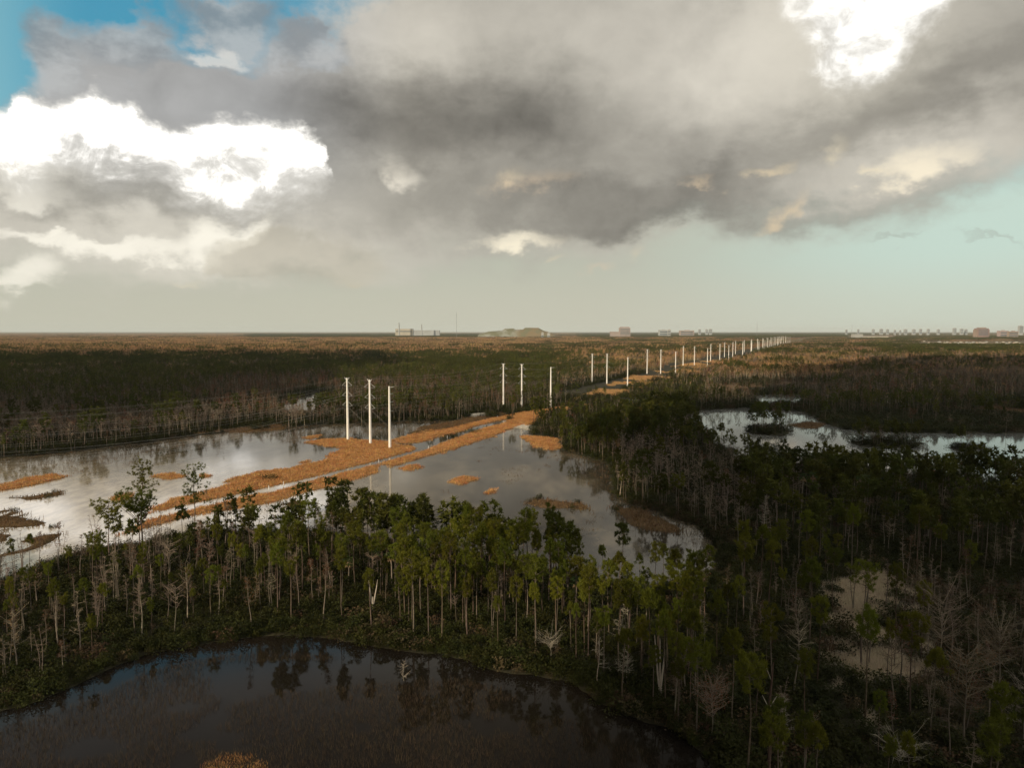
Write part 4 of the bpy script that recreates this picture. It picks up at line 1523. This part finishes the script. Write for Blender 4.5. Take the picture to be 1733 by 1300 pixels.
def make_pole(double, h):
    t = empty('power_pole', (0, 0, 0), math.atan2(-0.414, 0.910))        # local x points across the line
    mb = MB()
    n = 9
    q = np.linspace(0, 1, n)
    P = np.stack([q * 0, q * 0, -1.0 + q * (h + 1.0)], 1)
    tube(mb, P, 0.68 - 0.30 * q, 12)
    mb.build('shaft', M['concrete'], t)
    r = lambda z: 0.68 - 0.30 * z / h
    def arm(s, z, out, drop):
        mb = MB()
        tube(mb, [(s * r(z) * .9, 0, z), (s * out, 0, z - drop)], [0.085, 0.07], 5)
        a = mb.build('arm', M['steel'], t)
        mb = MB()
        k = 9
        zz = z - drop - 0.5
        for j in range(k):
            f0 = r(zz) + (out - r(zz)) * j / k
            f1 = r(zz) + (out - r(zz)) * (j + 0.55) / k
            za, zb = zz + 0.5 * j / k, zz + 0.5 * (j + 0.55) / k
            tube(mb, [(s * f0, 0, za), (s * f1, 0, zb)], [0.05, 0.11], 6)
        mb.build('insulator', M['polymer'], t)['kind'] = 'stuff'
        mb = MB()
        box(mb, s * r(z) * .8 - .16, s * r(z) * .8 + .16, -.16, .16, z - 0.25, z + 0.25)
        mb.build('bracket', M['steel'], t)
    if double:
        for s in (-1, 1):
            for dz in (1.6, 6.8, 11.8):
                arm(s, h - dz, 3.0, 2.0)
            mb = MB()
            tube(mb, [(s * .25, 0, h - 1.0), (s * 1.45, 0, h + 0.35)], [0.12, 0.09], 6)
            mb.build('shield_arm', M['white_paint'], t)
        mb = MB()
        tube(mb, [(0, 0, h - .05), (0, 0, h + .12)], [0.36, 0.30], 12)
        mb.build('pole_cap', M['steel'], t)
    else:
        mb = MB()
        tube(mb, [(.2, 0, h - .45), (2.8, 0, h - 0.1)], [0.11, 0.08], 6)
        mb.build('top_arm', M['steel'], t)
        for dz in (3.6, 7.4, 11.6):
            mb = MB()
            z = h - dz
            for j in range(7):
                f0, f1 = r(z) + 1.7 * j / 7, r(z) + 1.7 * (j + .55) / 7
                tube(mb, [(f0, 0, z + .3 * j / 7), (f1, 0, z + .3 * (j + .55) / 7)], [0.05, 0.12], 6)
            mb.build('insulator', M['polymer'], t)['kind'] = 'stuff'
            mb = MB()
            box(mb, .25, .6, -.15, .15, z - .22, z + .22)
            mb.build('bracket', M['steel'], t)
        mb = MB()
        tube(mb, [(0, 0, h - .05), (0, 0, h + .1)], [0.36, 0.30], 12)
        mb.build('pole_cap', M['steel'], t)
    return t


TIPS2 = [(s * 3.0, -dz - 2.0) for s in (-1, 1) for dz in (1.6, 6.8, 11.8)] + [(-1.45, 0.35), (1.45, 0.35)]
TIPS1 = [(2.8, -0.1), (2.1, -3.3), (2.1, -7.1), (2.1, -11.3)]


def power_line():
    rows = [[(589, 745.5), (627, 752), (660, 759.5)], [(852, 689), (883, 691), (932, 690.5)], [(1002, 650), (1027, 650), (1062, 654.5)],
            [(1095, 633), (1118, 633), (1143, 634)], [(1156, 619.5), (1175, 620.5), (1197, 622)], [(1202.5, 611.5), (1218, 611), (1233, 610.5)]]
    pts = [[gpt(*p) for p in r] for r in rows]
    c = np.array(gpt(1218, 611))
    for k in range(1, 13):
        m = c + np.array([0.402, 0.9156]) * 205 * k
        pts.append([tuple(m + np.array([0.9156, -0.402]) * o) for o in (-17, 0, 20)])
    H2, H1 = 31.5, 29.3
    double, single = make_pole(True, H2), make_pole(False, H1)
    rown = ['nearest row, standing in the orange grass', 'second row by the track bend', 'third row rising behind bushes', 'fourth row in the golden clearing', 'fifth row beside the brown cypresses',
            'sixth row along the line']
    side = ['left double armed white pole of the %s', 'middle double armed white pole of the %s', 'right single armed white pole of the %s']
    first2 = first1 = True
    for i, r in enumerate(pts):
        for j, (x, y) in enumerate(r):
            if j < 2:
                o = double if first2 else copy_tree(double)
                first2 = False
            else:
                o = single if first1 else copy_tree(single)
                first1 = False
            o.location = (x, y, 0.1)
            if i < 6:
                tag(o, side[j] % rown[i], 'power pole', 'power poles of the transmission line')
            else:
                w = ['left', 'middle', 'right'][j]
                nth = ['first', 'second', 'third', 'fourth', 'fifth', 'sixth', 'seventh', 'eighth', 'ninth', 'tenth', 'eleventh', 'last'][i - 6]
                tag(o, 'tiny far %s pole in the %s row after the six near rows' % (w, nth), 'power pole', 'power poles of the transmission line')
    # guys of the two near double poles
    for o in [o for o in scene.objects if o.name.startswith('power_pole') and o.get('label', '').startswith(('left double armed white pole of the nearest', 'middle double armed white pole of the nearest'))]:
        for dy in (-1.2, 1.2):
            mb = MB()
            tube(mb, [(0.3, 0, H2 - 14.5), (13.5, 10 + dy, -0.1)], 0.028, 3)
            mb.build('guy_wire', M['cable'], o)
    o = next(o for o in scene.objects if o.get('label', '').startswith('right single armed white pole of the nearest'))
    for dy in (-.8, .8):
        mb = MB()
        tube(mb, [(0.4, 0, 8.5), (4.2, 2 + dy, -0.1)], 0.03, 3)
        mb.build('guy_wire', M['cable'], o)
    # cables
    back = [tuple(np.array(p) - np.array([72, 163])) for p in pts[0]]
    spans = [(back, pts[0]), (pts[0], pts[1]), (pts[1], pts[2]), (pts[2], pts[3])]
    where = ['from the nearest row out of the picture', 'between the first and second pole rows', 'between the second and third pole rows', 'between the third and fourth pole rows']
    lvl = ['upper', 'middle', 'lower']
    for s_, (A, B) in enumerate(spans):
        for j in range(3):
            tips, h = (TIPS2, H2) if j < 2 else (TIPS1, H1)
            for k, (ox, oz) in enumerate(tips):
                a = np.array([A[j][0] + 0.910 * ox, A[j][1] - 0.414 * ox, h + oz + .1])
                b = np.array([B[j][0] + 0.910 * ox, B[j][1] - 0.414 * ox, h + oz + .1])
                t = np.linspace(0, 1, 25)[:, None]
                P = a + (b - a) * t
                P[:, 2] -= 4.6 * 4 * (t * (1 - t))[:, 0] * (0.7 if (j < 2 and k > 5) or (j == 2 and k == 0) else 1)
                mb = MB()
                tube(mb, P, 0.02 if s_ == 0 else 0.017, 3)
                c_ = mb.build('power_cable', M['cable'])
                pole = ['left', 'middle', 'right'][j]
                if j < 2:
                    what = ('%s %s cable' % ('left' if k < 3 else 'right', lvl[k % 3])) if k < 6 else ('%s top shield cable' % ('left' if k == 6 else 'right'))
                else:
                    what = ['top', 'upper', 'middle', 'lower'][k] + ' cable'
                tag(c_, '%s of the %s poles %s' % (what, pole, where[s_]), 'cable', 'cables of the transmission line')
    # little white marker posts along the flooded track
    for k, (px, py, nm) in enumerate([(725, 760, 'where the track narrows right of the nearest poles'), (641, 783, 'below the nearest right pole'), (480, 822, 'near the dark bush in the grass'),
                                      (455, 829, 'left of the one by the dark bush'), (757, 742, 'by the dark bush on the track bend'), (842, 708, 'at the far end of the track'), (246, 868, 'behind the umbrella crowned pine')]):
        x, y = gpt(px, py)
        t = empty('marker_post', (x, y, 0))
        mb = MB(); tube(mb, [(0, 0, -.4), (0, 0, 1.25)], [.1, .1], 8); mb.build('post', M['white_paint'], t)
        mb = MB(); tube(mb, [(0, 0, 1.25), (0, 0, 1.5)], [.11, .11], 8); mb.build('cap', M['steel'], t)
        tag(t, 'short white marker post ' + nm, 'post', 'marker posts along the track')


power_line()


def track_bushes():
    for k, (px, py, r, h, lb) in enumerate([(457, 811, 4.6, 1.3, 'low dark green bush in the orange grass left of the nearest poles'), (762, 741, 3.0, 1.6, 'dark bush in the water of the track bend'),
                                            (800, 731, 6.0, 1.0, 'long low dark bush beside the track further on'), (930, 690, 2.6, 2.2, 'rusty bush at the foot of the second row right pole')]):
        x, y = gpt(px, py)
        mb = shrub(40 + k, r, h * 1.3, 420, 0.5)
        t = empty('bush', (x, y, 0))
        mb.build('foliage', M['shrub_brown'] if k == 3 else M['shrub'], t)
        mb = MB()
        for q in range(4):
            tube(mb, [(0, 0, -.2), (math.cos(q * 1.7) * r * .3, math.sin(q * 1.7) * r * .3, h * .7)], [.06, .02], 4)
        mb.build('stems', M['grey_bark'], t)['kind'] = 'stuff'
        tag(t, lb, 'bush', 'bushes along the track')


track_bushes()


# ------------------------------------------------------------------ the skyline
B = {}
for nm, c in (('pink', (0.34, 0.27, 0.24)), ('grey', (0.34, 0.35, 0.34)), ('pale', (0.36, 0.355, 0.325)), ('brick', (0.27, 0.195, 0.16)), ('cream', (0.42, 0.375, 0.30)), ('roof', (0.40, 0.30, 0.22)), ('glass', (0.10, 0.12, 0.13)),
              ('lime', (0.16, 0.17, 0.12)), ('clay', (0.20, 0.13, 0.05)), ('red', (0.5, 0.12, 0.08)), ('hillgreen', (0.05, 0.075, 0.035))):
    B[nm] = mat('far_' + nm, c, 0.9, 0.05, 0.02, 0.3)


def far_at(px, dist, py=None):
    """a place dist metres away under photo column px; with py, also the height a photo row has there"""
    dx, dy, dz = ray(px, 561 if py is None else py)
    y = dist
    return float(dx / dy) * y, y, EYE + float(dz / dy) * y


def block(px0, px1, pytop, dist, wall, label, cat='building', group=None, bands=4, depth=0.6, roofm='grey', name='tower_block', extra=None):
    x0, y, zt = far_at(px0, dist, pytop)
    x1, _, _ = far_at(px1, dist, pytop)
    w = x1 - x0
    t = empty(name, ((x0 + x1) / 2, y, 0))
    d = w * depth
    mb = MB(); box(mb, -w / 2, w / 2, -d / 2, d / 2, -1, zt); mb.build('wall', B[wall], t)
    mb = MB(); box(mb, -w / 2 - .6, w / 2 + .6, -d / 2 - .6, d / 2 + .6, zt, zt + 1.4); mb.build('roof', B[roofm], t)
    mb = MB(); box(mb, -w * .14, w * .2, -d * .2, d * .2, zt + 1.4, zt + 6); mb.build('lift_house', B[wall], t)
    for k in range(bands):
        z = zt * (0.30 + 0.66 * k / max(1, bands)) + 1
        mb = MB(); box(mb, -w / 2 + w * .06, w / 2 - w * .06, -d / 2 - .35, -d / 2 - .05, z, z + zt * .5 / max(2, bands) * .7); mb.build('window_band', B['glass'], t)
    if extra:
        extra(t, w, d, zt)
    tag(t, label, cat, group)
    return t


def skyline():
    def wings(t, w, d, zt):
        mb = MB(); box(mb, -w * 1.35, -w / 2 - .1, -d * .4, d * .4, -1, zt * .62); mb.build('wing', B['pink'], t)
        mb = MB(); box(mb, -w * .42, w * .42, -d * .4, d * .4, zt + 1.5, zt + 9); mb.build('plant_storey', B['pink'], t)
    block(1048, 1066, 555, 6200, 'pink', 'pinkish hospital block with a low wing, alone on the horizon right of the hill', bands=5, extra=wings, name='hospital_block')
    block(1115, 1130, 558.5, 7000, 'grey', 'low grey building on the horizon, left of the white fronted one', bands=2)
    block(1130, 1135, 558, 6900, 'pale', 'small white fronted building on the horizon between poles and hospital block', bands=2)
    block(1150, 1174, 559.5, 7200, 'pink', 'long low pinkish building right of the white fronted one', bands=2, depth=.3)
    nth = ['leftmost', 'second', 'third', 'fourth', 'fifth', 'sixth', 'seventh', 'eighth', 'ninth', 'tenth', 'eleventh', 'twelfth', 'thirteenth', 'fourteenth', 'rightmost']
    for k, (a, b, tp) in enumerate([(1182, 1186, 557.5), (1194, 1198, 557.5), (1200, 1205, 557)]):
        block(a, b, tp, 9500, 'grey', '%s of three hazy little towers above the far pole line' % ['left', 'middle', 'right'][k], group='hazy towers on the horizon', bands=3)
    tw = [(1431, 1434, 558), (1451, 1454, 557.5), (1476, 1480, 557.5), (1489, 1494, 557), (1500, 1504, 557.5), (1513, 1516, 558.5), (1522, 1525, 559), (1530, 1535, 557.5), (1544, 1549, 557.5), (1556, 1560, 557),
          (1569, 1573, 557), (1586, 1590, 557.5), (1613, 1618, 555.5), (1625, 1630, 556.5), (1633, 1637, 557.5)]
    for k, (a, b, tp) in enumerate(tw):
        block(a, b, tp, 9800 + 60 * (k % 5), 'grey', '%s of the fifteen hazy towers left of the reddish block' % nth[k], group='hazy towers on the horizon', bands=3)
    def shoulders(t, w, d, zt):
        for s in (-1, 1):
            mb = MB(); box(mb, min(s * w * .5 + s * .1, s * w * .62), max(s * w * .5 + s * .1, s * w * .62), -d * .4, d * .4, -1, zt * .9); mb.build('shoulder', B['brick'], t)
        mb = MB(); box(mb, -w * .30, w * .30, -d * .4, d * .4, zt + 1.5, zt + 8); mb.build('upper_storey', B['brick'], t)
    block(1652, 1670, 556, 5600, 'brick', 'broad reddish apartment block standing out on the right horizon', bands=6, extra=shoulders, name='apartment_block')
    block(1724, 1731, 551.5, 8200, 'grey', 'tall pale grey tower near the right edge of the horizon', bands=7)
    block(1690, 1704, 560, 6000, 'pink', 'low pinkish building between reddish block and tall grey tower', bands=2)
    block(1706, 1722, 561, 5600, 'brick', 'long low reddish building at the foot of the tall grey tower', bands=2, depth=.3)
    # warehouse
    x0, y, zt = far_at(1447, 5200, 565.5)
    x1 = far_at(1461, 5200)[0]; x2 = far_at(1504, 5200)[0]
    t = empty('warehouse', (x0, y, 0))
    mb = MB(); box(mb, 0, x1 - x0, 0, 60, -1, zt); mb.build('high_hall', B['pale'], t)
    mb = MB(); box(mb, x1 - x0 + .2, x2 - x0, 0, 60, -1, zt * .55); mb.build('long_hall', B['cream'], t)
    mb = MB(); box(mb, -1, x1 - x0 + 1, -1, 61, zt, zt + 1.2); mb.build('roof', B['grey'], t)
    mb = MB(); box(mb, x1 - x0 + .3, x2 - x0 + 1, -1, 61, zt * .55, zt * .55 + 1.2); mb.build('roof', B['grey'], t)
    for k in range(5):
        mb = MB(); box(mb, x1 - x0 + 12 + k * 34, x1 - x0 + 24 + k * 34, -.5, -.05, 0, 8); mb.build('gate', B['glass'], t)
    tag(t, 'long pale warehouse with a taller hall at its left end, right of the pole line', 'warehouse')
    # power station: hall and two chimneys
    x0, y, zt = far_at(669, 7400, 556.8)
    x1 = far_at(698, 7400)[0]
    t = empty('factory_hall', (x0, y, 0))
    mb = MB(); box(mb, 0, x1 - x0, 0, 90, -1, zt); mb.build('wall', B['cream'], t)
    mb = MB(); box(mb, -1, x1 - x0 + 1, -1, 91, zt, zt + 2); mb.build('roof', B['grey'], t)
    mb = MB(); box(mb, x1 - x0 + .2, x1 - x0 + 280, 10, 70, -1, zt * .84); mb.build('low_hall', B['grey'], t)
    mb = MB(); box(mb, 6, x1 - x0 - 6, -.5, -.05, zt * .62, zt * .75); mb.build('window_band', B['glass'], t)
    tag(t, 'long pale factory hall on the horizon left of the radio mast', 'factory')
    for px, py, lb in ((675.3, 546.5, 'taller chimney rising behind the left end of the factory hall'), (713.5, 549.5, 'shorter chimney right of the factory hall')):
        x, y, zt = far_at(px, 7300, py)
        t = empty('chimney', (x, y, 0))
        mb = MB(); tube(mb, [(0, 0, -1), (0, 0, zt * .6), (0, 0, zt)], [7.5, 6.2, 5.4], 12); mb.build('shaft', B['grey'], t)
        mb = MB(); tube(mb, [(0, 0, zt), (0, 0, zt + 3)], [5.9, 5.9], 12); mb.build('rim', B['pale'], t)
        mb = MB(); tube(mb, [(0, 0, zt * .70), (0, 0, zt * .73)], [6.9, 6.9], 12); mb.build('platform', B['pale'], t)
        tag(t, lb, 'chimney', 'factory chimneys')
    for px, py, ds, lb in ((772.5, 528, 5200, 'tall thin radio mast between the factory and the hill'), (1281.5, 545, 6500, 'thin radio mast above the far end of the pole line'), (1442, 549, 6500, 'small thin mast above the warehouse')):
        x, y, zt = far_at(px, ds, py)
        t = empty('radio_mast', (x, y, 0))
        R_ = [(math.cos(a) * .9, math.sin(a) * .9) for a in (0.5, 2.6, 4.7)]
        for q in R_:
            mb = MB(); tube(mb, [(q[0], q[1], 0), (q[0], q[1], zt)], .38, 4); mb.build('leg', B['grey'], t)
        mb = MB()
        for k in range(int(zt / 6)):
            a, b = R_[k % 3], R_[(k + 1) % 3]
            tube(mb, [(a[0], a[1], k * 6), (b[0], b[1], k * 6 + 6)], .14, 3)
        mb.build('bracing', B['red'], t)['kind'] = 'stuff'
        mb = MB(); tube(mb, [(0, 0, zt), (0, 0, zt + 8)], [.3, .1], 5); mb.build('antenna', B['pale'], t)
        tag(t, lb, 'radio mast', 'radio masts')
    # landfill hill
    x0, y, _ = far_at(808, 6300)
    x1 = far_at(944, 6300)[0]
    nx, ny = 110, 40
    px = np.linspace(808, 946, nx)
    prof = np.interp(px, [808, 812, 828, 850, 856, 870, 874, 886, 890, 912, 920, 938, 946], [0, .35, .62, .72, .92, .92, .80, .82, 1.0, .98, .72, .42, 0])
    prof2 = np.interp(px, [808, 815, 830, 858, 880, 915, 935, 946], [0, .3, .55, .66, .70, .66, .34, 0])
    zt = EYE + 6.4 * 6300 / 1201
    xs = np.linspace(x0, x1, nx)
    ys = np.linspace(-260, 420, ny)
    v = []
    rg = np.random.default_rng(3)
    for j, yy in enumerate(ys):
        e = min(1, (yy + 260) / 150) if yy < 100 else max(0, 1 - (yy - 100) / 320)
        e = e ** .6
        for i in range(nx):
            top_ = prof2[i] * min(1, e * 1.6) if e < .72 else prof2[i] + (prof[i] - prof2[i]) * min(1, (e - .72) / .14)
            v.append((xs[i], y + yy, zt * top_ * min(1, e * 1.5) - 1 + rg.normal(0, .6)))
    f = [(j * nx + i, j * nx + i + 1, (j + 1) * nx + i + 1, (j + 1) * nx + i) for j in range(ny - 1) for i in range(nx - 1)]
    mb = MB(); mb.add(v, f, 0, True)
    hm = bpy.data.materials.new('landfill_soil'); hm.use_nodes = True
    nt = hm.node_tree
    g = nt.nodes.new('ShaderNodeNewGeometry')
    sp = nt.nodes.new('ShaderNodeSeparateXYZ'); nt.links.new(g.outputs['Position'], sp.inputs[0])
    n = noise(nt, g.outputs['Position'], 0.012, 5, 0.6)
    xc = S(nt, sp.outputs[0]) + (n - .5) * 120
    xm = far_at(872, 6300)[0]
    c = mixc(nt, xc.ss(xm - 40, xm + 50), (0.20, 0.20, 0.155), (0.155, 0.11, 0.05))
    c = mixc(nt, n.ss(.42, .6), c, (0.11, 0.105, 0.05))
    nt.links.new(c.s, nt.nodes['Principled BSDF'].inputs['Base Color'])
    nt.nodes['Principled BSDF'].inputs['Roughness'].default_value = 0.95
    tag(mb.build('landfill_hill', hm), 'terraced landfill hill, grey on the left and ochre on the right', None, None, 'structure')
    for k, (a, b, tp, lb) in enumerate([(916, 920, 563, 'small white shed at the foot of the ochre hill, left one'), (926, 931, 564, 'small white shed at the foot of the ochre hill, right one')]):
        block(a, b, tp, 5600, 'pale', lb, 'shed', 'sheds below the landfill hill', 1, name='shed')
    # white house alone and the rows of the suburb
    rg = np.random.default_rng(8)
    def house(px, py, w, label, wallm, z=0):
        x, y = gpt(px, py)
        w = w * y / 1201
        t = empty('house', (x, y, 0), rg.uniform(-.5, .5))
        d, h = w * .6, rg.uniform(3.2, 4.2)
        mb = MB(); box(mb, -w / 2, w / 2, -d / 2, d / 2, -.3, h); mb.build('wall', B[wallm], t)
        mb = MB()
        rh = h + rg.uniform(2.2, 3.4); e = .6
        mb.add([(-w / 2 - e, -d / 2 - e, h), (w / 2 + e, -d / 2 - e, h), (w / 2 + e, d / 2 + e, h), (-w / 2 - e, d / 2 + e, h), (-w * .28, 0, rh), (w * .28, 0, rh)],
               [(0, 1, 5, 4), (2, 3, 4, 5)]).add([(-w / 2 - e, -d / 2 - e, h), (-w / 2 - e, d / 2 + e, h), (-w * .28, 0, rh), (w / 2 + e, d / 2 + e, h), (w / 2 + e, -d / 2 - e, h), (w * .28, 0, rh)], [(1, 0, 2), (4, 3, 5)])
        mb.build('roof', B[rg.choice(['cream', 'roof', 'pale', 'cream'])], t)
        for k in range(3):
            mb = MB(); box(mb, w * (-.34 + .28 * k), w * (-.22 + .28 * k), -d / 2 - .12, -d / 2 - .02, 1, 2.4); mb.build('window', B['glass'], t)
        tag(t, label, 'house', 'pale houses of the far suburb')
    house(1551, 571.5, 3.4, 'white house alone in the far trees beyond the suburb', 'pale')
    L_ = [(1540, 579.8, 4), (1546, 580.4, 5), (1564, 578.6, 3.4), (1572, 581.2, 3), (1590, 580.2, 5), (1598, 581.5, 3), (1603, 580.4, 3.4), (1608, 582, 3.6), (1617, 581, 4), (1621, 582.6, 3.4), (1626, 580.6, 4.6), (1631, 582.2, 3),
          (1636, 580.8, 4), (1641, 581.8, 3.4), (1647, 580.6, 4.4), (1653, 581.4, 3.4), (1659, 580.8, 4.2), (1664, 581.4, 3.6), (1669, 580.4, 4), (1687, 580.8, 3.6), (1692, 581.8, 4.6), (1698, 580.6, 4), (1703, 582.4, 4.2),
          (1709, 581.0, 5), (1716, 582.0, 3.4), (1720, 580.6, 5), (1726, 582.8, 4), (1730, 585, 4.4), (1738, 581, 4)]
    for k, (px, py, w) in enumerate(L_):
        house(px, py, w, 'pale roofed suburb house at the forest edge, number %s' % k, 'cream')
    hs = sorted([o for o in scene.objects if o.get('label', '').startswith('pale roofed suburb house')], key=lambda o: o.location.x / o.location.y)
    ords = ['first', 'second', 'third', 'fourth', 'fifth', 'sixth', 'seventh', 'eighth', 'ninth', 'tenth', 'eleventh', 'twelfth', 'thirteenth', 'fourteenth', 'fifteenth']
    for k, o in enumerate(hs):
        m = len(hs)
        o['label'] = 'pale suburb house, %s from the %s in the row at the far forest edge' % ((ords[k], 'left') if k < m // 2 + 1 else (ords[m - 1 - k], 'right'))


skyline()


# ------------------------------------------------------------------ words for the near trees
def describe():
    marks = [('two pronged white snag', 631, 1040), ('three pronged snag', 1117, 1190), ('white tree in the pond', 683, 1153), ('drooping pale cypress', 1291, 928),
             ('forked twiggy tree', 1054, 1160), ('umbrella crowned pine', 238, 938), ('ragged tiered pine', 330, 902), ('lone slim pine', 523, 955), ('pale grass clearing', 1470, 1080),
             ('rust red cypress', 1631, 1268), ('wide brown cypress', 1590, 1142), ('snapped dead pine', 1300, 1318), ('frosted dead treetop', 1526, 1312), ('pair of palms', 1365, 882),
             ('short spreading tree', 932, 1126), ('small rusty cypress', 1205, 1255), ('flat topped left pine', 186, 955), ('right edge tree', 1730, 1275), ('middle palm', 975, 1025),
             ('right edge pines', 1690, 970), ('woods above the clearing', 1470, 930), ('left edge stand', 40, 1060), ('left pond end', 30, 1195), ('pond bank bend', 480, 1080), ('flood water tip', 1200, 950), ('rusty skirted palm', 1570, 918), ('left bank bare trees', 120, 1080),
             ('centre of the left belt', 350, 1010), ('centre of the pine stand', 800, 1020), ('pine stand above the pond', 780, 1090), ('right end of the pine stand', 1100, 1060), ('woods left of the clearing', 1320, 1060)]
    ords = ['nearest', 'second', 'third', 'fourth', 'fifth', 'sixth', 'seventh', 'eighth', 'ninth', 'tenth', 'eleventh', 'twelfth', 'thirteenth', 'fourteenth', 'fifteenth', 'sixteenth', 'seventeenth', 'eighteenth', 'nineteenth', 'twentieth']
    cells = {}
    for (o, kind, look, x, y, h) in NEAR_TREES:
        u, v = topx(x, y, 0)
        u, v = float(u), float(v)
        dist = [((u - mx_) ** 2 + ((v - my_) * 1.6) ** 2, i) for i, (_, mx_, my_) in enumerate(marks)]
        d, i = min(dist)
        du, dv = u - marks[i][1], v - marks[i][2]
        if abs(du) > abs(dv) * 1.2:
            rel = 'left of' if du < 0 else 'right of'
        else:
            rel = 'behind' if dv < 0 else 'in front of'
        cells.setdefault((kind, i, rel), []).append((d, o, look, h))
    for (kind, i, rel), lst in cells.items():
        lst.sort(key=lambda q: q[0])
        for n, (d, o, look, h) in enumerate(lst):
            if kind == 'pine':
                size = 'tall ' if h > 14.5 else 'short ' if h < 11 else ''
                lk = {'round': 'round crowned', 'tiered': 'ragged tiered', 'cone': 'narrow crowned', 'flat': 'flat topped'}[look]
                what, g = 'pine', 'slash pines'
            else:
                size = 'tall ' if h > 9.5 else 'small ' if h < 6.5 else ''
                lk = {'flat': 'spreading leafless', 'rusty': 'rusty leafless', 'forked': 'forked leafless', 'slim': 'slim grey leafless'}[look]
                what, g = 'cypress', 'leafless cypresses'
            o['label'] = '%s%s %s, %s one %s the %s' % (size, lk, what, ords[min(n, 19)] if n < 20 else 'outermost', rel, marks[i][0])
            o['group'] = g


describe()
for o in scene.objects:
    if o.name.split('.')[0] in ('branches', 'prong', 'crown', 'frond_crown', 'dead_skirt', 'foliage') and o.parent is not None:
        o['kind'] = 'stuff'


# ------------------------------------------------------------------ unseen clouds, added and shaped to shade woods and foreground
def shade_cloud_material():
    m = bpy.data.materials.new('shade_cloud_mist')
    m.use_nodes = True
    nt = m.node_tree
    nt.nodes.clear()
    out = nt.nodes.new('ShaderNodeOutputMaterial')
    d = nt.nodes.new('ShaderNodeBsdfDiffuse')
    d.inputs[0].default_value = (0.85, 0.85, 0.85, 1)
    tl = nt.nodes.new('ShaderNodeBsdfTranslucent')
    tl.inputs[0].default_value = (0.85, 0.85, 0.85, 1)
    a = nt.nodes.new('ShaderNodeMixShader')
    nt.links.new(d.outputs[0], a.inputs[1]); nt.links.new(tl.outputs[0], a.inputs[2])
    a.inputs[0].default_value = 0.5
    tr = nt.nodes.new('ShaderNodeBsdfTransparent')
    b = nt.nodes.new('ShaderNodeMixShader')
    b.inputs[0].default_value = 0.84
    nt.links.new(tr.outputs[0], b.inputs[1]); nt.links.new(a.outputs[0], b.inputs[2])
    nt.links.new(b.outputs[0], out.inputs[0])
    return m


CLOUD_Z = 520.0


def clouds():
    cm = shade_cloud_material()
    ico = []
    off = -SHADOW * (CLOUD_Z / math.tan(SUN_EL))
    rg = np.random.default_rng(17)
    # unit lump
    th = np.linspace(0, math.pi, 8)[1:-1]
    ph = np.linspace(0, 2 * math.pi, 14)[:-1]
    uv = np.array([(math.sin(a) * math.cos(b), math.sin(a) * math.sin(b), math.cos(a)) for a in th for b in ph] + [(0, 0, 1), (0, 0, -1)])
    m = len(ph)
    fq = [(i * m + j, (i + 1) * m + j, (i + 1) * m + (j + 1) % m, i * m + (j + 1) % m) for i in range(len(th) - 1) for j in range(m)]
    ft = [(len(uv) - 2, j, (j + 1) % m) for j in range(m)] + [(len(uv) - 1, (len(th) - 1) * m + (j + 1) % m, (len(th) - 1) * m + j) for j in range(m)]
    for name, pts, step, keep, rad in CLOUD_SHADE:
        p = wpoly(pts)
        lo, hi = p.min(0), p.max(0)
        X, Y = np.meshgrid(np.arange(lo[0], hi[0], step), np.arange(lo[1], hi[1], step))
        X = X.ravel() + rg.uniform(-.4, .4, X.size) * step
        Y = Y.ravel() + rg.uniform(-.4, .4, Y.size) * step
        k = (sdist(p, X, Y) > rad * 0.55) & (fbm(X / (step * 3.2), Y / (step * 3.2), 111) < keep)
        mb = MB()
        for x, y in zip(X[k], Y[k]):
            r = rad * rg.uniform(.75, 1.25)
            V = uv * (1 + 0.22 * rg.normal(size=(len(uv), 1))) * np.array([r, r, r * .30]) + np.array([x + off.x, y + off.y, CLOUD_Z + rg.uniform(-.1, .1) * rad])
            mb.add(V, fq, 0, True)
            mb.add(V, ft, 0, True)
        if mb.n:
            tag(mb.build('cloud', cm), name, None, None, 'stuff')


CLOUD_SHADE = [  # each outline is the ground area its added clouds must darken
    ('unseen low clouds shaped to shade the left woods', [(-500, 800), (0, 758), (250, 730), (420, 712), (520, 690), (600, 640), (720, 618), (640, 600), (300, 596), (0, 598), (-400, 604)], 48, 0.86, 42),
    ('unseen low clouds shaped to shade the right woods', [(1030, 770), (1160, 700), (1290, 655), (1350, 628), (1500, 612), (1900, 606), (2600, 640), (3200, 900), (3200, 1600), (1150, 1600), (1120, 1150), (1140, 960), (1060, 860), (1040, 780)], 40, 0.80, 34),
    ('unseen low clouds added to dim the foreground', [(-900, 1130), (-100, 1110), (200, 1090), (500, 1075), (900, 1090), (1160, 1140), (1200, 1900), (-1900, 1900)], 26, 0.60, 19),  # porous, stands in for the vignette darkening of the foreground
]
clouds()


# ------------------------------------------------------------------ haze
def haze():
    mb = MB()
    box(mb, -61000, 61000, -61000, 71000, -3.0, 330.0)
    m = bpy.data.materials.new('pale_air')
    m.use_nodes = True
    nt = m.node_tree
    nt.nodes.remove(nt.nodes['Principled BSDF'])
    v = nt.nodes.new('ShaderNodeVolumePrincipled')
    v.inputs['Density'].default_value = HAZE
    v.inputs['Color'].default_value = (0.80, 0.86, 0.84, 1)
    v.inputs['Anisotropy'].default_value = 0.0
    nt.links.new(v.outputs[0], nt.nodes['Material Output'].inputs['Volume'])
    o = mb.build('haze', m)
    tag(o, 'thin pale air that fades the horizon', None, None, 'stuff')


HAZE = 2.0e-5
haze()
